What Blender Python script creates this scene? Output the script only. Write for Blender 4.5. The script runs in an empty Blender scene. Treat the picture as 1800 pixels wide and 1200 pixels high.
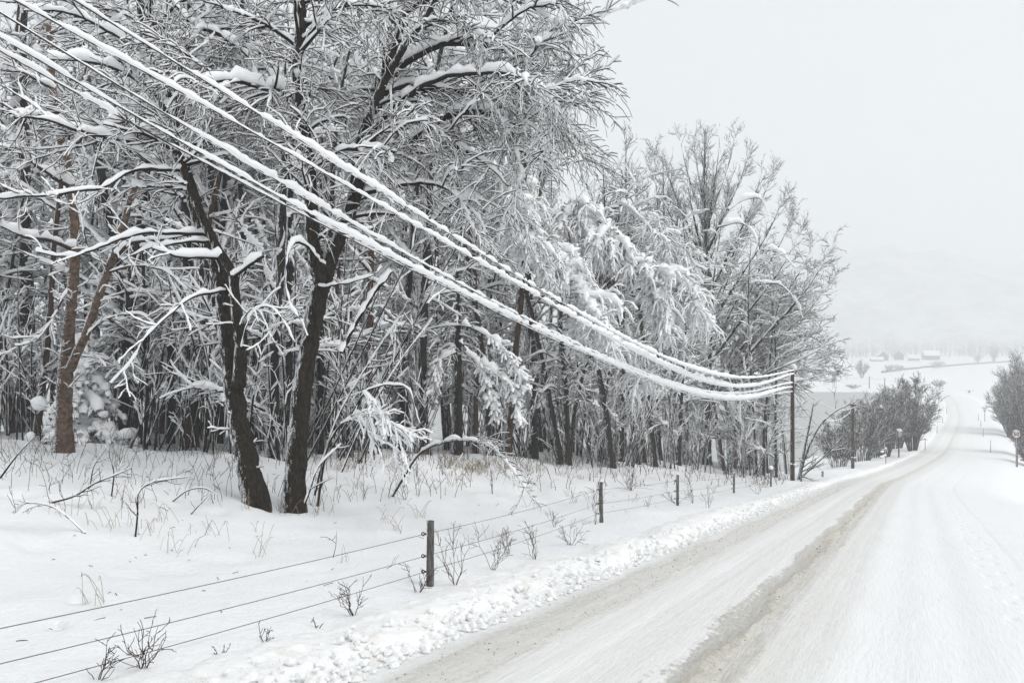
import bpy, math, random
import numpy as np
from mathutils import Vector

# ------------------------------------------------------------------ camera, world, sun
sc = bpy.context.scene
C = bpy.data.collections.new("place"); sc.collection.children.link(C)
FX = 1300.0                                   # focal length in photo pixels (1800 px wide)
cam_d = bpy.data.cameras.new("camera"); cam = bpy.data.objects.new("camera", cam_d); C.objects.link(cam)
cam_d.sensor_width = 36.0; cam_d.lens = 26.0; cam_d.clip_end = 6000; cam_d.clip_start = 0.05
cam.location = (0, 0, 0); cam.rotation_euler = (math.radians(90), 0, 0)
sc.camera = cam
SUN_EL, SUN_AZ = math.radians(48), math.radians(115)      # azimuth clockwise from +Y
w = bpy.data.worlds.new("World"); sc.world = w; w.use_nodes = True
nt = w.node_tree; bg = nt.nodes["Background"]
sky = nt.nodes.new("ShaderNodeTexSky"); sky.sky_type = 'NISHITA'; sky.sun_disc = False
sky.sun_elevation = SUN_EL; sky.sun_rotation = SUN_AZ; sky.air_density = 1.0; sky.dust_density = 6.0
bw = nt.nodes.new("ShaderNodeHueSaturation"); bw.inputs['Saturation'].default_value = 0.0
mx = nt.nodes.new("ShaderNodeMix"); mx.data_type = 'RGBA'; mx.inputs[0].default_value = 0.88
mx.inputs[7].default_value = (6.85, 7.2, 7.4, 1)             # closed snow cloud: even and nearly grey
nt.links.new(sky.outputs[0], bw.inputs['Color']); nt.links.new(bw.outputs[0], mx.inputs[6])
nt.links.new(mx.outputs[2], bg.inputs[0]); bg.inputs[1].default_value = 0.081
sun_d = bpy.data.lights.new("sun", 'SUN'); sun_d.energy = 1.95; sun_d.angle = math.radians(40); sun_d.color = (1, .97, .93)
sun = bpy.data.objects.new("sun", sun_d); C.objects.link(sun)
sv = Vector((math.sin(SUN_AZ)*math.cos(SUN_EL), math.cos(SUN_AZ)*math.cos(SUN_EL), math.sin(SUN_EL)))
sun.rotation_euler = sv.to_track_quat('Z', 'Y').to_euler(); sun.location = (0, -20, 60)
sc.view_settings.view_transform = 'Standard'; sc.view_settings.look = 'None'
sc.view_settings.exposure = 0.64; sc.view_settings.gamma = 1.0; sc.view_settings.use_curve_mapping = False
sc.cycles.max_bounces = 8; sc.cycles.diffuse_bounces = 6; sc.cycles.glossy_bounces = 1
sc.cycles.volume_bounces = 2; sc.cycles.transmission_bounces = 2; sc.cycles.transparent_max_bounces = 8
sc.cycles.sample_clamp_indirect = 10; sc.cycles.use_fast_gi = False

# ------------------------------------------------------------------ numpy noise
def _h(ix, iy, iz, s=0):
    n = (ix.astype(np.int64)*374761393 + iy.astype(np.int64)*668265263 + iz.astype(np.int64)*2147483647 + s*974634777) & 0xffffffff
    n = ((n ^ (n >> 13))*1274126177) & 0xffffffff
    n = ((n ^ (n >> 16))*2246822519) & 0xffffffff
    return ((n ^ (n >> 15)) & 0xffffff)/float(0xffffff)
def vnoise(x, y, s=0):
    x = np.asarray(x, float); y = np.asarray(y, float)
    ix = np.floor(x); iy = np.floor(y); fx = x-ix; fy = y-iy; z = np.zeros_like(ix)
    fx = fx*fx*(3-2*fx); fy = fy*fy*(3-2*fy)
    a = _h(ix, iy, z, s); b = _h(ix+1, iy, z, s); c = _h(ix, iy+1, z, s); d = _h(ix+1, iy+1, z, s)
    return (a*(1-fx)+b*fx)*(1-fy)+(c*(1-fx)+d*fx)*fy
def fbm(x, y, o=4, s=0):
    t = 0; a = .5; n = 0
    for k in range(o):
        t = t+a*vnoise(x*2**k+17*k, y*2**k-9*k, s+k); n += a; a *= .5
    return t/n*2-1
def worley(x, y, s=0):
    x = np.asarray(x, float); y = np.asarray(y, float); ix = np.floor(x); iy = np.floor(y); z = np.zeros_like(ix)
    best = np.full(x.shape, 9.); hb = np.zeros(x.shape)
    for dx in (-1, 0, 1):
        for dy in (-1, 0, 1):
            cx = ix+dx; cy = iy+dy
            d = (cx+_h(cx, cy, z, s)-x)**2+(cy+_h(cx, cy, z, s+1)-y)**2
            m = d < best; hb = np.where(m, _h(cx, cy, z, s+2), hb); best = np.where(m, d, best)
    return np.sqrt(best), hb
def sstep(a, b, x):
    t = np.clip((x-a)/(b-a), 0, 1); return t*t*(3-2*t)

# ------------------------------------------------------------------ mesh helpers
def mesh(name, V, F, mat, parent=None, smooth=True, uv=None, loc=None):
    """V (n,3); F (m,4) quads with F[:,3]==-1 for a triangle, or (m,3)."""
    V = np.asarray(V, np.float32); F = np.asarray(F, np.int32)
    me = bpy.data.meshes.new(name)
    me.vertices.add(len(V)); me.vertices.foreach_set("co", V.ravel())
    if F.shape[1] == 4:
        tri = F[:, 3] < 0
        tot = np.where(tri, 3, 4).astype(np.int32); li = F.ravel(); li = li[li >= 0]
    else:
        tot = np.full(len(F), 3, np.int32); li = F.ravel()
    st = np.concatenate([[0], np.cumsum(tot)[:-1]]).astype(np.int32)
    me.loops.add(len(li)); me.loops.foreach_set("vertex_index", li.astype(np.int32))
    me.polygons.add(len(F)); me.polygons.foreach_set("loop_start", st); me.polygons.foreach_set("loop_total", tot)
    me.polygons.foreach_set("use_smooth", np.full(len(F), smooth))
    if uv is not None:
        l = me.uv_layers.new(name="UVMap"); l.data.foreach_set("uv", np.asarray(uv, np.float32)[li].ravel())
    me.update(calc_edges=True)
    if mat: me.materials.append(mat)
    o = bpy.data.objects.new(name, me); C.objects.link(o)
    if parent: o.parent = parent
    if loc is not None: o.location = loc
    return o
def tag(o, label=None, cat=None, group=None, kind=None):
    if label: o['label'] = label
    if cat: o['category'] = cat
    if group: o['group'] = group
    if kind: o['kind'] = kind
    return o
def empty(name, loc=(0, 0, 0), rz=0.):
    o = bpy.data.objects.new(name, None); C.objects.link(o); o.location = loc; o.rotation_euler = (0, 0, rz)
    o.empty_display_size = .2
    return o
def grid_faces(nr, nc, wrap=False, off=0):
    r = np.arange(nr-1)[:, None]; c = np.arange(nc if wrap else nc-1)[None, :]
    a = r*nc+c; b = r*nc+(c+1) % nc
    return np.stack([a, b, b+nc, a+nc], -1).reshape(-1, 4)+off

class MB:
    def __init__(s): s.V = []; s.F = []; s.n = 0
    def add(s, V, F):
        V = np.asarray(V, float).reshape(-1, 3); F = np.asarray(F, int)
        if F.shape[1] == 3: F = np.hstack([F, np.full((len(F), 1), -1)])
        s.F.append(np.where(F >= 0, F+s.n, -1)); s.V.append(V); s.n += len(V)
    def box(s, x0, x1, y0, y1, z0, z1):
        V = [(x, y, z) for x in (x0, x1) for y in (y0, y1) for z in (z0, z1)]
        s.add(V, [(0, 1, 3, 2), (4, 6, 7, 5), (0, 4, 5, 1), (2, 3, 7, 6), (0, 2, 6, 4), (1, 5, 7, 3)])
    def sweep(s, P, R, sides=6, cap=True, sq=None, jit=0, rng=None):
        """P (n,k,3), R (n,k): batch of tubes."""
        P = np.asarray(P, float); R = np.asarray(R, float)
        if P.ndim == 2: P = P[None]; R = R[None]
        n, k, _ = P.shape
        T = np.gradient(P, axis=1); T /= np.linalg.norm(T, axis=2, keepdims=True)+1e-9
        m = T.mean(axis=1); ref = np.where(np.abs(m[:, 2:3]) > .75, np.array([[1., .05, 0]]), np.array([[0., .05, 1.]]))
        U = np.cross(T, ref[:, None, :]); U /= np.linalg.norm(U, axis=2, keepdims=True)+1e-9
        W = np.cross(U, T)
        a = np.arange(sides)/sides*2*math.pi+.3
        ca = np.cos(a)[None, None, :, None]; sa = np.sin(a)[None, None, :, None]
        rr = R[:, :, None, None]
        if jit: rr = rr*(1+jit*(rng.random((n, k, sides, 1))-.5)*2)
        wf = 1. if sq is None else sq
        V = P[:, :, None, :]+rr*(ca*U[:, :, None, :]+wf*sa*W[:, :, None, :])
        f = grid_faces(k, sides, True)
        F = (f[None]+(np.arange(n)*k*sides)[:, None, None]).reshape(-1, 4)
        s.add(V, F)
        if cap:
            base = s.n-n*k*sides
            for e in (0, k-1):
                ids = base+(np.arange(n)*k*sides)[:, None]+e*sides+np.arange(sides)[None]
                if e == 0: ids = ids[:, ::-1]
                if sides == 4 or sides == 3:
                    q = ids if sides == 4 else np.hstack([ids, np.full((n, 1), -1)])
                    s.F.append(q)
                else:
                    tr = [np.stack([ids[:, 0], ids[:, j], ids[:, j+1], np.full(n, -1)], 1) for j in range(1, sides-1)]
                    s.F.append(np.vstack(tr))
    def blobs(s, Cn, R, rng, flat=.8, sub=1):
        """irregular rounded lumps: centres (n,3), radii (n,)"""
        V0, F0 = ICO[sub]
        n = len(Cn)
        L1 = rng.normal(size=(n, 3)); L1 /= np.linalg.norm(L1, axis=1, keepdims=True); L2 = rng.normal(size=(n, 3)); L2 /= np.linalg.norm(L2, axis=1, keepdims=True)
        lob = .45*np.maximum(0, L1 @ V0.T)**2-.45*np.maximum(0, L2 @ V0.T)**1.5
        D = V0[None]*(1+lob[..., None]+.22*(rng.random((n, len(V0), 1))-.5))
        sc3 = np.stack([R*(.8+.5*rng.random(n)), R*(.8+.5*rng.random(n)), R*flat*(.8+.4*rng.random(n))], 1)
        V = D*sc3[:, None, :]+np.asarray(Cn)[:, None, :]
        F = (F0[None]+(np.arange(n)*len(V0))[:, None, None]).reshape(-1, 3)
        s.add(V, F)
    def build(s, name, mat, parent=None, smooth=True, loc=None):
        return mesh(name, np.vstack(s.V), np.vstack(s.F), mat, parent, smooth, loc=loc)
def _ico(sub):
    t = (1+5**.5)/2
    V = [(-1, t, 0), (1, t, 0), (-1, -t, 0), (1, -t, 0), (0, -1, t), (0, 1, t), (0, -1, -t), (0, 1, -t), (t, 0, -1), (t, 0, 1), (-t, 0, -1), (-t, 0, 1)]
    F = [(0, 11, 5), (0, 5, 1), (0, 1, 7), (0, 7, 10), (0, 10, 11), (1, 5, 9), (5, 11, 4), (11, 10, 2), (10, 7, 6), (7, 1, 8), (3, 9, 4), (3, 4, 2), (3, 2, 6), (3, 6, 8), (3, 8, 9), (4, 9, 5), (2, 4, 11), (6, 2, 10), (8, 6, 7), (9, 8, 1)]
    V = [tuple(np.array(v)/np.linalg.norm(v)) for v in V]
    for _ in range(sub):
        c = {}; NF = []
        def mid(a, b):
            k = (min(a, b), max(a, b))
            if k not in c:
                m = np.array(V[a])+np.array(V[b]); V.append(tuple(m/np.linalg.norm(m))); c[k] = len(V)-1
            return c[k]
        for a, b, d in F:
            x, y, z = mid(a, b), mid(b, d), mid(d, a); NF += [(a, x, z), (b, y, x), (d, z, y), (x, y, z)]
        F = NF
    return np.array(V), np.array(F)
ICO = {0: _ico(0), 1: _ico(1), 2: _ico(2)}

def spline(P, n=None, step=None):
    """Catmull-Rom through rows of P (any number of columns), resampled evenly."""
    P = np.asarray(P, float)
    Q = np.vstack([2*P[0]-P[1], P, 2*P[-1]-P[-2]]); out = []
    for i in range(len(P)-1):
        p0, p1, p2, p3 = Q[i:i+4]; t = np.linspace(0, 1, 12, endpoint=False)[:, None]
        out.append(.5*((2*p1)+(-p0+p2)*t+(2*p0-5*p1+4*p2-p3)*t*t+(-p0+3*p1-3*p2+p3)*t**3))
    D = np.vstack(out+[P[-1:]])
    d = np.concatenate([[0], np.cumsum(np.linalg.norm(np.diff(D[:, :3], axis=0), axis=1))])
    if n is None: n = max(4, int(d[-1]/step)+1)
    u = np.linspace(0, d[-1], n)
    return np.stack([np.interp(u, d, D[:, j]) for j in range(P.shape[1])], 1)

# ------------------------------------------------------------------ materials
def mat(name, col, rough=.7, build=None, spec=.3):
    m = bpy.data.materials.new(name); m.use_nodes = True; N = m.node_tree; b = N.nodes["Principled BSDF"]
    b.inputs['Base Color'].default_value = (*col, 1); b.inputs['Roughness'].default_value = rough
    b.inputs['Specular IOR Level'].default_value = spec
    if build: build(N, b)
    return m
def nd(N, t, **k):
    n = N.nodes.new(t)
    for a, v in k.items(): setattr(n, a, v)
    return n
def noise(N, scale, detail=4, rough=.6, vec=None):
    n = nd(N, "ShaderNodeTexNoise"); n.inputs['Scale'].default_value = scale; n.inputs['Detail'].default_value = detail
    n.inputs['Roughness'].default_value = rough
    if vec: N.links.new(vec, n.inputs['Vector'])
    return n
def ramp(N, src, stops):
    r = nd(N, "ShaderNodeValToRGB"); e = r.color_ramp.elements
    while len(e) < len(stops): e.new(.5)
    for i, (p, c) in enumerate(stops):
        e[i].position = p; e[i].color = (*c, 1) if len(c) == 3 else c
    N.links.new(src, r.inputs[0]); return r
def mixc(N, f, a, b):
    m = nd(N, "ShaderNodeMix", data_type='RGBA')
    for s_, v in ((0, f), (6, a), (7, b)):
        if hasattr(v, 'is_linked') or hasattr(v, 'links'): N.links.new(v, m.inputs[s_])
        elif isinstance(v, tuple): m.inputs[s_].default_value = (*v, 1)
        else: m.inputs[s_].default_value = v
    return m.outputs[2]
def math_(N, op, a, b=None, c=None, clamp=False):
    m = nd(N, "ShaderNodeMath", operation=op, use_clamp=clamp)
    for i, v in enumerate((a, b, c)):
        if v is None: continue
        if isinstance(v, (int, float)): m.inputs[i].default_value = v
        else: N.links.new(v, m.inputs[i])
    return m.outputs[0]
def bump(N, b, h, dist, strength=1.):
    n = nd(N, "ShaderNodeBump"); n.inputs['Distance'].default_value = dist; n.inputs['Strength'].default_value = strength
    N.links.new(h, n.inputs['Height']); N.links.new(n.outputs[0], b.inputs['Normal'])
def objco(N): return nd(N, "ShaderNodeTexCoord").outputs['Object']

def _snow_ground(N, b):
    co = objco(N); n1 = noise(N, 9, 5, .6, co); n2 = noise(N, 55, 3, .6, co)
    bump(N, b, math_(N, 'ADD', math_(N, 'MULTIPLY', n1.outputs[0], 1.6), math_(N, 'MULTIPLY', n2.outputs[0], .35)), .05, .55)
    n3 = noise(N, .5, 4, .6, co)
    # fine fallen twig bits and bark crumbs
    v = nd(N, "ShaderNodeTexVoronoi", feature='F1'); v.inputs['Scale'].default_value = 7; N.links.new(co, v.inputs['Vector'])
    N.links.new(mixc(N, n3.outputs[0], (.86, .865, .875), (.80, .81, .83)), b.inputs['Base Color'])
M = {}
M['snow'] = mat("snow_cover", (.90, .905, .915), .75, lambda N, b: bump(N, b, noise(N, 30, 3).outputs[0], .02, .5), .15)
M['ground'] = mat("ground_snow", (.85, .86, .87), .8, _snow_ground, .1)
def _bank(N, b):
    co = objco(N); n1 = noise(N, 14, 6, .7, co); n2 = noise(N, 60, 3, .6, co)
    g = noise(N, 3.2, 5, .7, co)
    r = ramp(N, g.outputs[0], [(.0, (.87, .875, .88)), (.56, (.86, .86, .86)), (.68, (.76, .745, .71)), (.80, (.55, .50, .42))])
    N.links.new(r.outputs[0], b.inputs['Base Color'])
    bump(N, b, math_(N, 'ADD', n1.outputs[0], math_(N, 'MULTIPLY', n2.outputs[0], .3)), .04, .6)
M['bank'] = mat("ploughed_snow", (.84, .84, .84), .8, _bank, .1)

def _road(N, b):
    uv = nd(N, "ShaderNodeTexCoord").outputs['UV']
    sp = nd(N, "ShaderNodeSeparateXYZ"); N.links.new(uv, sp.inputs[0]); q, s = sp.outputs[0], sp.outputs[1]
    # streaky noise, long along the road
    mp = nd(N, "ShaderNodeMapping"); mp.inputs['Scale'].default_value = (1, .12, 1); N.links.new(uv, mp.inputs[0])
    st = noise(N, 3.0, 5, .65, mp.outputs[0]); stf = noise(N, 16, 5, .7, mp.outputs[0])
    g1 = noise(N, 9, 6, .75, uv); g2 = noise(N, 42, 4, .7, uv); big = noise(N, .35, 3, .5, uv)
    wob = math_(N, 'MULTIPLY', math_(N, 'SUBTRACT', st.outputs[0], .5), .8)
    qq = math_(N, 'ADD', q, wob)
    ragged = math_(N, 'MULTIPLY', math_(N, 'SUBTRACT', g1.outputs[0], .5), .55)
    def band(c, hw, soft):
        d = math_(N, 'ABSOLUTE', math_(N, 'SUBTRACT', math_(N, 'ADD', qq, ragged), c))
        m = nd(N, "ShaderNodeMapRange", interpolation_type='SMOOTHSTEP'); N.links.new(d, m.inputs[0])
        m.inputs[1].default_value = hw-soft; m.inputs[2].default_value = hw+soft; m.inputs[3].default_value = 1; m.inputs[4].default_value = 0
        return m.outputs[0]
    b1 = band(-.60, .17, .22)      # churned sandy wheel track
    b1b = band(-.05, .55, .4)
    b2 = band(-2.62, .34, .34)      # outer wheel track
    b3 = band(-1.55, .10, .22); b4 = band(-1.15, .08, .18); b5 = band(1.95, .16, .3); b6 = band(1.25, .1, .2)
    base = mixc(N, big.outputs[0], (.80, .805, .815), (.85, .855, .865))
    lane = band(-1.6, 1.6, .5)
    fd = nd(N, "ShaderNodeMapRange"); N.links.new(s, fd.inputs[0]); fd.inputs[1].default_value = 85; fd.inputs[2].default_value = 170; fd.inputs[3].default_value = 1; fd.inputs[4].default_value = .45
    w1_ = band(-.88, .05, .05); w2_ = band(-.36, .04, .05); w3_ = band(-2.86, .04, .05); w4_ = band(-2.42, .035, .05)
    c = mixc(N, math_(N, 'MULTIPLY', lane, .5), base, (.755, .752, .745))
    c = mixc(N, math_(N, 'MULTIPLY', b2, math_(N, 'ADD', .15, math_(N, 'MULTIPLY', stf.outputs[0], .9))), c, (.64, .625, .585))
    c = mixc(N, math_(N, 'MULTIPLY', b1b, .55), c, (.665, .655, .625))
    pm = ramp(N, math_(N, 'ADD', math_(N, 'MULTIPLY', stf.outputs[0], .55), math_(N, 'MULTIPLY', g1.outputs[0], .55)), [(.40, (.22, .22, .22)), (.68, (1, 1, 1))])
    c = mixc(N, math_(N, 'MULTIPLY', b1, pm.outputs[0]), c, (.57, .515, .40))
    c = mixc(N, math_(N, 'MULTIPLY', math_(N, 'MULTIPLY', math_(N, 'ADD', w1_, math_(N, 'ADD', w2_, math_(N, 'ADD', w3_, w4_))), fd.outputs[0]), math_(N, 'MULTIPLY', g1.outputs[0], .75)), c, (.42, .385, .31))
    c = mixc(N, math_(N, 'MULTIPLY', math_(N, 'ADD', b3, b4), .45), c, (.68, .68, .67))
    c = mixc(N, math_(N, 'MULTIPLY', math_(N, 'ADD', b5, b6), .35), c, (.70, .705, .715))
    sk = nd(N, "ShaderNodeMapping"); sk.inputs['Scale'].default_value = (9, .16, 1); N.links.new(uv, sk.inputs[0]); skn = noise(N, 1.0, 6, .75, sk.outputs[0])
    skr = ramp(N, skn.outputs[0], [(.40, (0, 0, 0)), (.70, (1, 1, 1))])
    c = mixc(N, math_(N, 'MULTIPLY', skr.outputs[0], math_(N, 'ADD', .06, math_(N, 'MULTIPLY', lane, .36))), c, (.66, .64, .595))
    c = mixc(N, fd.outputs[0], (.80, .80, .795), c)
    # grit: darker and browner specks, thick in the tracks
    grit = ramp(N, g2.outputs[0], [(.57, (0, 0, 0)), (.66, (1, 1, 1))])
    dens = math_(N, 'ADD', math_(N, 'MULTIPLY', math_(N, 'ADD', b1, math_(N, 'MULTIPLY', b2, .5)), .75), math_(N, 'MULTIPLY', b1b, .25), clamp=True)
    gm = math_(N, 'MULTIPLY', grit.outputs[0], dens)
    c = mixc(N, gm, c, (.34, .28, .20))
    lump = ramp(N, g1.outputs[0], [(.50, (0, 0, 0)), (.62, (1, 1, 1))])
    c = mixc(N, math_(N, 'MULTIPLY', math_(N, 'MULTIPLY', lump.outputs[0], dens), .5), c, (.78, .775, .76))
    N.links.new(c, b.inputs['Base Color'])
    hh = math_(N, 'ADD', math_(N, 'MULTIPLY', g1.outputs[0], math_(N, 'ADD', .25, math_(N, 'MULTIPLY', dens, 1.4))), math_(N, 'MULTIPLY', stf.outputs[0], .5))
    hh = math_(N, 'ADD', hh, math_(N, 'MULTIPLY', g2.outputs[0], math_(N, 'ADD', .06, math_(N, 'MULTIPLY', dens, .5))))
    hh = math_(N, 'ADD', hh, math_(N, 'MULTIPLY', skn.outputs[0], math_(N, 'MULTIPLY', lane, .4)))
    bump(N, b, hh, .045, .9)
M['road'] = mat("packed_snow_road", (.8, .8, .8), .7, _road, .15)

def bark_build(c1, c2, scale, snow_amt, zsc=.25):
    def f(N, b):
        co = objco(N); mp = nd(N, "ShaderNodeMapping"); mp.inputs['Scale'].default_value = (1, 1, zsc); N.links.new(co, mp.inputs[0])
        n = noise(N, scale, 6, .7, mp.outputs[0]); n2 = noise(N, scale*.3, 3, .6, co)
        col = mixc(N, ramp(N, n.outputs[0], [(.38, (0, 0, 0)), (.66, (1, 1, 1))]).outputs[0], c1, c2)
        geo = nd(N, "ShaderNodeNewGeometry"); dt = nd(N, "ShaderNodeVectorMath", operation='DOT_PRODUCT')
        N.links.new(geo.outputs['Normal'], dt.inputs[0]); dt.inputs[1].default_value = (-.86, -.30, .42)
        sn = noise(N, 16, 5, .75, mp.outputs[0]); sp = noise(N, 60, 2, .6, co)
        v = math_(N, 'ADD', math_(N, 'MULTIPLY', dt.outputs['Value'], .34), math_(N, 'ADD', math_(N, 'MULTIPLY', sn.outputs[0], .9), math_(N, 'MULTIPLY', sp.outputs[0], .35)))
        m = ramp(N, math_(N, 'ADD', v, snow_amt), [(.94, (0, 0, 0)), (.98, (1, 1, 1))])
        N.links.new(mixc(N, m.outputs[0], col, (.80, .81, .83)), b.inputs['Base Color'])
        bump(N, b, math_(N, 'ADD', n.outputs[0], math_(N, 'MULTIPLY', m.outputs[0], .5)), .05, .9)
    return f
M['bark'] = mat("dark_bark", (.05, .04, .03), .9, bark_build((.005, .004, .0035), (.050, .040, .028), 26, .07), .1)
M['bark_far'] = mat("forest_bark", (.05, .04, .03), .9, bark_build((.006, .005, .0045), (.034, .029, .024), 16, .11), .1)
M['birch'] = mat("birch_bark", (.2, .1, .06), .85, bark_build((.045, .030, .022), (.215, .145, .108), 7, .08, 1.3), .1)
M['redbark'] = mat("reddish_bark", (.1, .05, .03), .9, bark_build((.02, .012, .009), (.13, .07, .045), 16, .10), .1)
M['twig'] = mat("twig_bark", (.013, .011, .0095), .9, None, .1)
M['twig_brown'] = mat("brown_twig_bark", (.040, .026, .020), .9, None, .1)
M['needle'] = mat("spruce_needles", (.02, .035, .018), .9, None, .1)
M['straw'] = mat("dead_grass", (.30, .245, .17), .9, None, .1)
M['wood'] = mat("weathered_post_wood", (.12, .10, .085), .9, bark_build((.05, .045, .042), (.24, .225, .21), 30, .02, .15), .1)
M['pole'] = mat("tarred_pole_wood", (.045, .032, .024), .85, bark_build((.030, .022, .017), (.075, .052, .038), 18, -.06, .1), .1)
M['black'] = mat("black_plastic", (.012, .012, .013), .5)
M['grit'] = mat("sandy_grit", (.40, .345, .26), .9, None, .1)
M['wire'] = mat("fence_wire_steel", (.13, .12, .11), .6)
M['cable'] = mat("black_cable", (.012, .012, .014), .6)
M['red'] = mat("sign_red", (.35, .015, .03), .5)
M['white'] = mat("sign_white", (.8, .8, .78), .5)
M['grey'] = mat("galvanised_grey", (.28, .29, .29), .6)
M['stick'] = mat("marker_stick_wood", (.17, .085, .06), .8)
M['housewall'] = mat("farmhouse_boards", (.10, .055, .045), .8)
M['housegrey'] = mat("grey_farmhouse_boards", (.16, .15, .14), .8)
M['window'] = mat("dark_window_glass", (.02, .02, .025), .3)
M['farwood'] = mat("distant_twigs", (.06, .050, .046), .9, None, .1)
M['mistwood'] = mat("hazed_far_wood", (.30, .30, .30), .9, None, .1)  # twig colour paled to grey, distance haze painted in

# ------------------------------------------------------------------ the lie of the land
SL = .130; HC = 2.4
ctrl = np.array([(-40, -1.5-.5456*40, 0), (0, -1.5, 0), (25, 12.14, 0), (48, 24.8, 0), (60, 32.2, 0), (75, 42.3, 0), (96, 57.0, 0), (128, 77.3, 0), (168, 102.4, 0), (193, 117.4, 0),
                 (235, 141.5, 0), (276, 162.5, 0), (310, 172, 0), (345, 170, 0), (380, 158, 0), (420, 138, 0), (520, 80, 0)], float)
zc = [(-40, -2.31+.148*40), (50, -2.31-.148*50), (60, -11.15), (75, -12.85), (96, -14.45), (128, -16.25), (168, -18.0), (193, -18.7), (235, -19.4), (276, -19.8), (520, -20.0)]
_cs = spline(ctrl, n=2200)
CY, CX = _cs[:, 1-1], _cs[:, 1]          # columns are (Y, X)
_zs = spline(np.array([(a, b, 0) for a, b in zc]), n=1200)
def Zc(y): return np.interp(y, _zs[:, 0], _zs[:, 1])
def Xc(y): return np.interp(y, CY, CX)
_Yg = np.linspace(-40, 520, 2801); _Xg = Xc(_Yg); _dX = np.gradient(_Xg, _Yg)
_k = np.ones(41)/41; _dX = np.convolve(np.pad(_dX, 20, mode='edge'), _k, mode='valid')
_Sg = np.concatenate([[0], np.cumsum(np.hypot(np.diff(_Xg), np.diff(_Yg)))])
def dXc(y): return np.interp(y, _Yg, _dX)
def foot(X, Y):
    y = np.array(Y, float); 
    for _ in range(4):
        d = dXc(y); y = y+((Y-y)+d*(X-Xc(y)))/(1+d*d)*.9
    y = np.clip(y, -39, 519)
    d = dXc(y); q = ((X-Xc(y))-d*(Y-y))/np.sqrt(1+d*d)
    return y, q
EDGE_L, EDGE_R = -3.26, 3.26
DENTS = []
def ground_z(X, Y, detail=True):
    X = np.asarray(X, float); Y = np.asarray(Y, float)
    yf, q = foot(X, Y); z = Zc(yf)
    near = 1-sstep(52, 75, yf)
    # left side: verge, rise to the wood, then falls away behind
    L = -q
    rise = .95*sstep(8.5, 17, L)*(1-sstep(26, 60, L)) - 3.5*sstep(38, 90, L)
    rise = rise - .10*sstep(5, 7.5, L)*(1-sstep(8, 11, L))
    zl = z+rise*near
    # past the wood the left side drops to the river
    far = 1-near
    drop = sstep(4.5, 26, L)
    zl = zl*near+(z*(1-drop)+(-20.6)*drop)*far
    # right side: flat shoulder, ditch
    zr = z-.9*sstep(5.2, 9.5, q)*sstep(20, 60, yf)+.5*sstep(9, 25, q)*sstep(60, 100, yf)
    g = np.where(q < 0, zl, zr)
    # broad falling away on the left far behind the wood towards the river
    riv = sstep(34, 85, L)*(q < 0); g = g*(1-riv)+np.minimum(g, -21.2)*riv
    # far valley floor
    fl = sstep(285, 302, Y); ft = -19.2+.6*sstep(302, 330, Y)+4.2*sstep(420, 900, Y)*sstep(180, 620, X)+9*sstep(850, 1300, Y)
    ft = np.where(Y < 520, np.minimum(ft, -19.2), ft)
    keep = 1-sstep(8, 30, np.abs(q))
    g = g*(1-fl)+fl*(ft*(1-keep)+np.minimum(ft, z)*keep)
    g = np.where((X > Xc(np.clip(Y, -40, 520))+30) & (Y > 200), np.maximum(g, -20), g)
    if detail:
        off = sstep(3.4, 5.5, np.abs(q))
        r = np.hypot(X, Y)
        amp = np.where(q < 0, 1., .35)
        g = g+off*amp*(.24*fbm(X/5.5, Y/5.5, 4, 3)+.20*sstep(7, 12, L)*fbm(X/1.7, Y/1.7, 3, 9)+.045*fbm(X/.7, Y/.7, 4, 11)+.05*sstep(9, 13, L)*np.maximum(0, fbm(X/.5, Y/.5, 3, 14)))
    for dx_, dy_, r_, d_ in DENTS: g = g-d_*np.exp(-(((X-dx_)/r_)**2+((Y-dy_)/(r_*.8))**2)**1.5)
    g = g-np.where(q > 0, .05, .22)*(1-sstep(3.0, 3.45, np.abs(q)))        # bed under the road sheet
    return g
def gp(px, py, zoff=0.):
    """point of the ground seen at a photo pixel"""
    a = (px-900)/FX; b = (py-600)/FX
    Y = np.concatenate([np.linspace(2, 120, 2400), np.linspace(120.2, 900, 2600)])
    X = a*Y; Z = -b*Y; g = ground_z(X, Y)+zoff
    i = np.where(Z <= g)[0]
    i = i[0] if len(i) else len(Y)-1
    return np.array([X[i], Y[i], g[i]-zoff])
DENTS = [(*gp(x, y)[:2], r, d) for x, y, r, d in ((137, 1056, .10, .26), (100, 1100, .09, .22), (30, 872, .25, .2), (60, 960, .3, .06), (300, 1000, .4, .05), (480, 896, .3, .08), (120, 800, .4, .06), (220, 1010, .3, .05), (420, 985, .35, .05), (560, 1000, .3, .05), (700, 940, .3, .05), (380, 900, .25, .08), (250, 870, .25, .07))]
def pt(px, py, Y): return np.array([(px-900)/FX*Y, Y, (600-py)/FX*Y])
def pxof(p): return (900+FX*p[0]/p[1], 600-FX*p[2]/p[1])

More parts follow.
